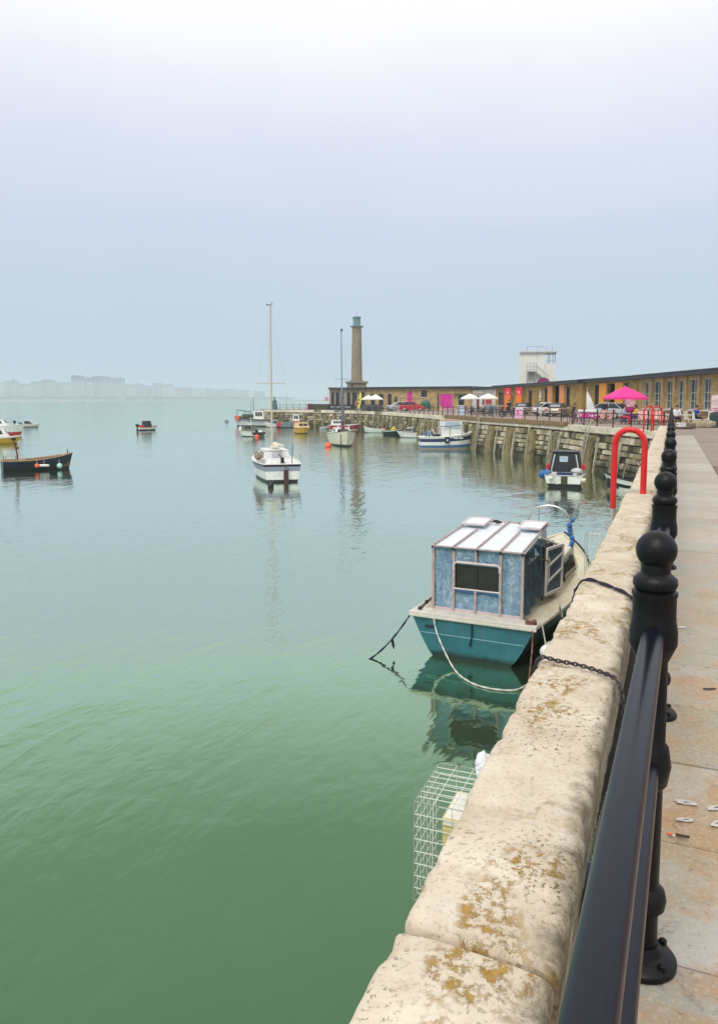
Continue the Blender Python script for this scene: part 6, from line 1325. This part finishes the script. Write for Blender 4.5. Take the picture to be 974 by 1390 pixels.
# ------------------------------------------------------------------ people
CLO = {}
def cloth(col):
    k = 'cloth_%02x%02x%02x' % tuple(int(c * 255) for c in col)
    return mat(k, col, .85, .15, 6)
def person(label, u, d, pose, shirt, legs, rot=0.0, hair=hairm, seat=.46, name='person', longhair=False):
    """one skinned body; front along -y"""
    o = thing(name, label, 'person', deckp(u, d), face(u) + rot)
    J = {}
    if pose == 'stand':
        J = dict(pel=(0, 0, .93), spi=(0, .01, 1.12), che=(0, .01, 1.32), nec=(0, 0, 1.47), hea=(0, -.01, 1.57), cro=(0, -.01, 1.70))
        for s, n_ in ((-1, 'l'), (1, 'r')):
            J.update({n_ + 'sh': (s * .17, 0, 1.40), n_ + 'el': (s * .235, .03, 1.13), n_ + 'wr': (s * .22, -.07, .90), n_ + 'ha': (s * .215, -.10, .83), n_ + 'hi': (s * .09, 0, .88), n_ + 'kn': (s * .105, -.02, .49), n_ + 'an': (s * .11, .02, .09), n_ + 'to': (s * .12, -.15, .035)})
    else:
        b0 = seat - .46
        J = dict(pel=(0, 0, .56 + b0), spi=(0, .0, .74 + b0), che=(0, -.05, .94 + b0), nec=(0, -.09, 1.09 + b0), hea=(0, -.13, 1.19 + b0), cro=(0, -.15, 1.32 + b0))
        for s, n_ in ((-1, 'l'), (1, 'r')):
            J.update({n_ + 'sh': (s * .17, -.06, 1.02 + b0), n_ + 'el': (s * .235, -.13, .78 + b0), n_ + 'wr': (s * .13, -.36, .77 + b0), n_ + 'ha': (s * .09, -.42, .78 + b0), n_ + 'hi': (s * .09, -.04, .54 + b0), n_ + 'kn': (s * .13, -.44, .53 + b0), n_ + 'an': (s * .13, -.42, .09), n_ + 'to': (s * .14, -.58, .035)})
    Rr = dict(pel=.135, spi=.125, che=.14, nec=.055, hea=.088, cro=.075, sh=.075, el=.05, wr=.032, ha=.038, hi=.09, kn=.062, an=.042, to=.038)
    E_ = [('pel', 'spi', 1), ('spi', 'che', 1), ('che', 'nec', 0), ('nec', 'hea', 0), ('hea', 'cro', 0)]
    for n_ in 'lr': E_ += [('che', n_ + 'sh', 1), (n_ + 'sh', n_ + 'el', 1), (n_ + 'el', n_ + 'wr', 1), (n_ + 'wr', n_ + 'ha', 0), ('pel', n_ + 'hi', 2), (n_ + 'hi', n_ + 'kn', 2), (n_ + 'kn', n_ + 'an', 2), (n_ + 'an', n_ + 'to', 3)]
    pts = dict((k, Vector(v_)) for k, v_ in J.items())
    for n_, s in (('l', -1), ('r', 1)):                       # five fingers on each hand
        w_, h_ = pts[n_ + 'wr'], pts[n_ + 'ha']; dr = (h_ - w_).normalized(); sd = dr.cross(Vector((s, .2, .4))).normalized()
        for q in range(5):
            k = n_ + 'f%d' % q; off = (-.03 + .02 * q)
            if q == 4: pts[k] = h_ - dr * .03 + sd * .05 + dr * .03; Rr[k] = .012
            else: pts[k] = h_ + dr * (.075 + (.012, .02, .014, .0)[q]) + sd * off; Rr[k] = .010
            E_.append((n_ + 'ha', k, 0))
    names = list(pts); idx = {k: i for i, k in enumerate(names)}
    me = bpy.data.meshes.new('body'); me.from_pydata([pts[k] for k in names], [(idx[a], idx[c]) for a, c, _ in E_], [])
    ob = bpy.data.objects.new('body_rig', me); C.objects.link(ob)
    md = ob.modifiers.new('skin', 'SKIN'); sd_ = me.skin_vertices[0].data
    for k in names:
        r_ = Rr.get(k) or Rr[k[1:]]; sd_[idx[k]].radius = (r_, r_ * (.8 if k in ('pel', 'spi', 'che') else 1)); sd_[idx[k]].use_root = (k == 'pel')
    ob.modifiers.new('sub', 'SUBSURF').levels = 1; ob.modifiers['sub'].render_levels = 1
    dg = bpy.context.evaluated_depsgraph_get(); dg.update()
    nm = bpy.data.meshes.new_from_object(ob.evaluated_get(dg)); bpy.data.objects.remove(ob)
    nm.materials.clear()
    for m_ in (skin, cloth(shirt), cloth(legs), rubber): nm.materials.append(m_)
    segs = [(pts[a], pts[c], mi) for a, c, mi in E_]
    for f in nm.polygons:
        best = (9, 0); p = f.center
        for a, c, mi in segs:
            ab = c - a; t = max(0, min(1, (p - a).dot(ab) / max(1e-9, ab.length_squared))); q = (a + ab * t - p).length
            if q < best[0]: best = (q, mi)
        f.material_index = best[1]; f.use_smooth = True
    bo = bpy.data.objects.new('body', nm); C.objects.link(bo); bo.parent = o
    h = pts['hea'].lerp(pts['cro'], .55)
    b_ = MB(); b_.ball(h + Vector((0, .018, .03)), .112, 12, 8, sz=1.05); b_.v = [Vector((p.x, max(p.y, h.y - .055) if p.z < h.z + .07 else p.y, p.z)) for p in b_.v]
    if longhair: b_.ball(h + Vector((0, .07, -.12)), .1, 10, 7, sz=1.5)
    b_.build('hair', hair, bo, smooth=True)
    b_ = MB(); b_.ball(h + Vector((0, -.095, -.045)), .017, 6, 5, sz=1.3); b_.build('nose', skin, bo, smooth=True)
    for s in (-1, 1): MB().ball(h + Vector((s * .035, -.083, -.01)), .010, 6, 5).build('eye', black, bo)
    MB().box(h.x, h.y - .084, h.z - .09, .045, .012, .01).build('mouth', maroon, bo)
    for s in (-1, 1): MB().ball(h + Vector((s * .088, .005, -.03)), .022, 6, 5, sx=.5, sz=1.4).build('ear', skin, bo)
    return o
navyc = (.012, .016, .04)
person('person in a dark jacket standing beside the silver car left of the pink parasol', 820.5, 61, 'stand', navyc, (.015, .015, .02), .6)
person('person in a pale blue shirt and red trousers seated beneath the pink parasol', 845.5, 55.2, 'sit', (.32, .40, .62), (.60, .03, .08), 1.3)
person('person in a yellow top seated at the purple table', 864.5, 57.2, 'sit', (.85, .55, .01), (.05, .03, .12), -1.2, longhair=True)
person('person in a white shirt leaning at the white cafe table', 918, 53.3, 'sit', (.74, .74, .76), (.03, .04, .10), .3)
person('person in a bright blue jacket seated at the white cafe table', 943.5, 52.8, 'sit', (.015, .07, .45), (.03, .03, .05), .8)
person('person in a white top seated by the grey windbreak', 654.5, 96, 'sit', (.65, .55, .58), (.08, .05, .08), .4)
person('person in a brown jacket in the seated group left of the pink notice', 681, 82.5, 'sit', (.14, .07, .05), (.04, .03, .03), .8)
person('person in a black coat in the seated group left of the pink notice', 689.5, 80.5, 'sit', (.015, .015, .02), (.03, .04, .08), -1.0)
person('person in dark clothes standing behind the seated group by the orange banner', 690.5, 90, 'stand', (.02, .02, .03), (.03, .03, .05), .2)
person('person in a dusty pink jacket standing by the yellow feather flag', 483, 118.2, 'stand', (.32, .13, .14), (.05, .03, .04), .5)
person('person in a dark coat crouched behind the champagne convertible', 778, 80, 'sit', (.03, .02, .03), (.2, .05, .10), 1.0)
for u, d, lab in ((845.5, 55.2, 'low wooden stool under the person in red trousers'), (864.5, 57.2, 'low wooden stool under the person in yellow'), (918, 53.3, 'dark stool under the person in the white shirt'), (943.5, 52.8, 'dark stool under the person in the blue jacket'), (654.5, 96, 'low dark stool by the grey windbreak'), (681, 82.5, 'low dark stool under the person in brown'), (689.5, 80.5, 'low dark stool under the person in the black coat'), (778, 80, 'low dark stool behind the champagne convertible')):
    s_ = thing('stool', lab, 'stool', deckp(u, d), face(u)); b_ = MB(); b_.box(0, .03, .44, .38, .34, .05); b_.build('seat', darkwood, s_, bevel=.01)
    for x_ in (-.14, .14):
        for y_ in (-.1, .16): MB().tube([(x_ * 1.1, y_, 0), (x_, y_, .42)], .02, 5).build('leg', darkwood, s_)
# ------------------------------------------------------------------ far shore
random.seed(21)
land = mat('shore_grass', (.10, .12, .07), .95, .3, .01); cliff = mat('shore_cliff', (.34, .32, .28), .95, .2, .02)
FD = 2700.0; KS = FD / 900.0
b_ = MB(); rr = []
for k in range(61):
    u = -160 + 640 * k / 60; d = FD * (1 + .25 * max(0, (u - 150) / 320)); h = (5 + 3 * noise.noise(Vector((u * .02, 0, 0)))) * KS * max(.25, min(1, (455 - u) / 140))
    p = site(u, d); q = site(u, d + 30 * KS); e = site(u, d + 420)
    rr.append([Vector((p.x, p.y, -1)), Vector((p.x, p.y, 1.2 * KS)), Vector((q.x, q.y, h * .55)), Vector((q.x + fh.x * 40, q.y + fh.y * 40, h)), Vector((e.x, e.y, h * 1.1)), Vector((e.x, e.y, -1))])
b_.loft(rr); cst = b_.build('coast', [land], smooth=True); struct(cst)
b_ = MB(); rr = []
for k in range(41):
    u = -160 + 560 * k / 40; d = FD * (1 + .25 * max(0, (u - 150) / 320)) - 6; p = site(u, d); q = site(u, d - 8)
    rr.append([Vector((q.x, q.y, -.5)), Vector((q.x, q.y, 2.0 * KS)), Vector((p.x, p.y, 2.1 * KS)), Vector((p.x, p.y, -.5))])
b_.loft(rr); sw = thing('sea_wall', 'long pale sea wall at the foot of the hazy far town', 'wall'); b_.build('wall_face', cliff, sw)
b_ = MB(); rr = []
for k in range(11):
    u = -20 + 68 * k / 10; d = FD - 30; p = site(u, d); q = site(u, d - 45)
    rr.append([Vector((q.x, q.y, -.3)), Vector((q.x, q.y, .12)), Vector((p.x, p.y, 1.6)), Vector((p.x, p.y, -.3))])
b_.loft(rr); struct(b_.build('beach', mat('beach_sand', (.50, .38, .22), .95, .1, .02)))
tones = [mat('town_' + n_, c, .9, .1, .05) for n_, c in (('cream', (.5, .47, .4)), ('grey', (.32, .32, .33)), ('brick', (.30, .2, .15)), ('white', (.62, .61, .58)), ('buff', (.42, .36, .27)))]
tr_ = mat('town_slate', (.12, .12, .14), .9, .2, .05); tg = mat('town_glass', (.05, .06, .07), .3)
def town(label, u0, u1, vtop, m, flat, d, grp='hazy buildings of the far town'):
    p = site((u0 + u1) / 2, d); w_ = (u1 - u0) * d / FPX; zt = zat(vtop, d); z0 = 6.0
    o = thing('town_building', label, 'building', Vector((p.x, p.y, z0)), face((u0 + u1) / 2), grp); H_ = zt - z0; wall_h = H_ if flat else H_ * .8; dep = 14 * KS
    b_ = MB(); b_.box(0, dep / 2, wall_h / 2, w_, dep, wall_h); fl_ = max(2, int(wall_h / 6)); nc = max(2, int(w_ / 8)); b_.mi = 1
    for i in range(fl_):
        for j in range(nc): b_.box(-w_ / 2 + w_ * (j + .5) / nc, -.1, wall_h * (i + .55) / fl_, w_ / nc * .42, .3, wall_h / fl_ * .5)
    wl_ = b_.build('wall', [m, tg], o)
    b_ = MB()
    if flat: b_.box(0, dep / 2, wall_h + .6, w_ * .98, dep * .96, 1.2)
    else: b_.prism([(-.5, wall_h), (dep + .5, wall_h), (dep / 2, H_)], -w_ / 2 - .4, w_ / 2 + .4, 'x')
    b_.build('roof', tr_, o)
    for q in range(random.randint(2, 4)):
        cw_ = random.uniform(2, 6); MB().box(random.uniform(-.42, .42) * w_, dep * .4, (wall_h if flat else H_) + random.uniform(0, 1.2), cw_, 3, random.uniform(3, 7)).build('chimney', random.choice((m, tr_)), o)
cols = ('cream', 'grey', 'brick', 'white', 'buff')
spec = [(-14, 8, 520, 0, 1), (8, 26, 517, 1, 0), (26, 44, 521, 3, 0), (44, 58, 518, 4, 0), (58, 76, 516, 1, 0), (76, 97, 519, 0, 0), (98.5, 116, 510.5, 1, 0), (116.5, 127, 513, 3, 0), (127.5, 149, 511, 1, 0), (149.5, 170, 513.5, 1, 0), (171, 183, 522, 0, 0), (184, 196, 521.5, 1, 0), (197, 207, 524, 2, 0), (208, 222, 520.5, 1, 0), (223, 236, 522, 3, 0), (237, 249, 526, 4, 0), (250, 262, 526.5, 1, 0), (263, 277, 528, 0, 1), (278, 290, 527.5, 1, 0), (291, 304, 529, 2, 0), (305, 321, 528.5, 1, 1), (322, 340, 529.5, 1, 0), (343, 360, 531, 4, 0)]
ORD = ('first', 'second', 'third', 'fourth', 'fifth', 'sixth', 'seventh', 'eighth', 'ninth', 'tenth', 'eleventh', 'twelfth', 'thirteenth', 'fourteenth', 'fifteenth', 'sixteenth', 'seventeenth', 'eighteenth', 'nineteenth', 'twentieth', 'twenty-first', 'twenty-second', 'twenty-third')
nth = ('terraced block', 'apartment block', 'gabled house row', 'square block')
for k, (u0, u1, vt, mi, fl_) in enumerate(spec):
    d = (FD + 60 + 40 * (k % 3)) * (1 + .25 * max(0, (u0 - 150) / 320))
    lab = 'hazy ' + cols[mi] + (' flat roofed' if fl_ else ' pitched roofed') + ' building, ' + ORD[k] + ' from the left along the far shore'
    town(lab, u0, u1, vt, tones[mi], fl_, d)
b_ = MB(); 
for k in range(900):
    u = random.uniform(-20, 400); d = FD * (1 + .25 * max(0, (u - 150) / 320)) + random.uniform(35, 60); p = site(u, d, 0); b_.ball((p.x, p.y, 8 + random.uniform(-3, 7)), random.uniform(2.5, 7.5), 5, 4, sz=.7)
tl = b_.build('treeline', mat('shore_scrub', (.06, .075, .05), .95, .3, .05)); tl['kind'] = 'stuff'
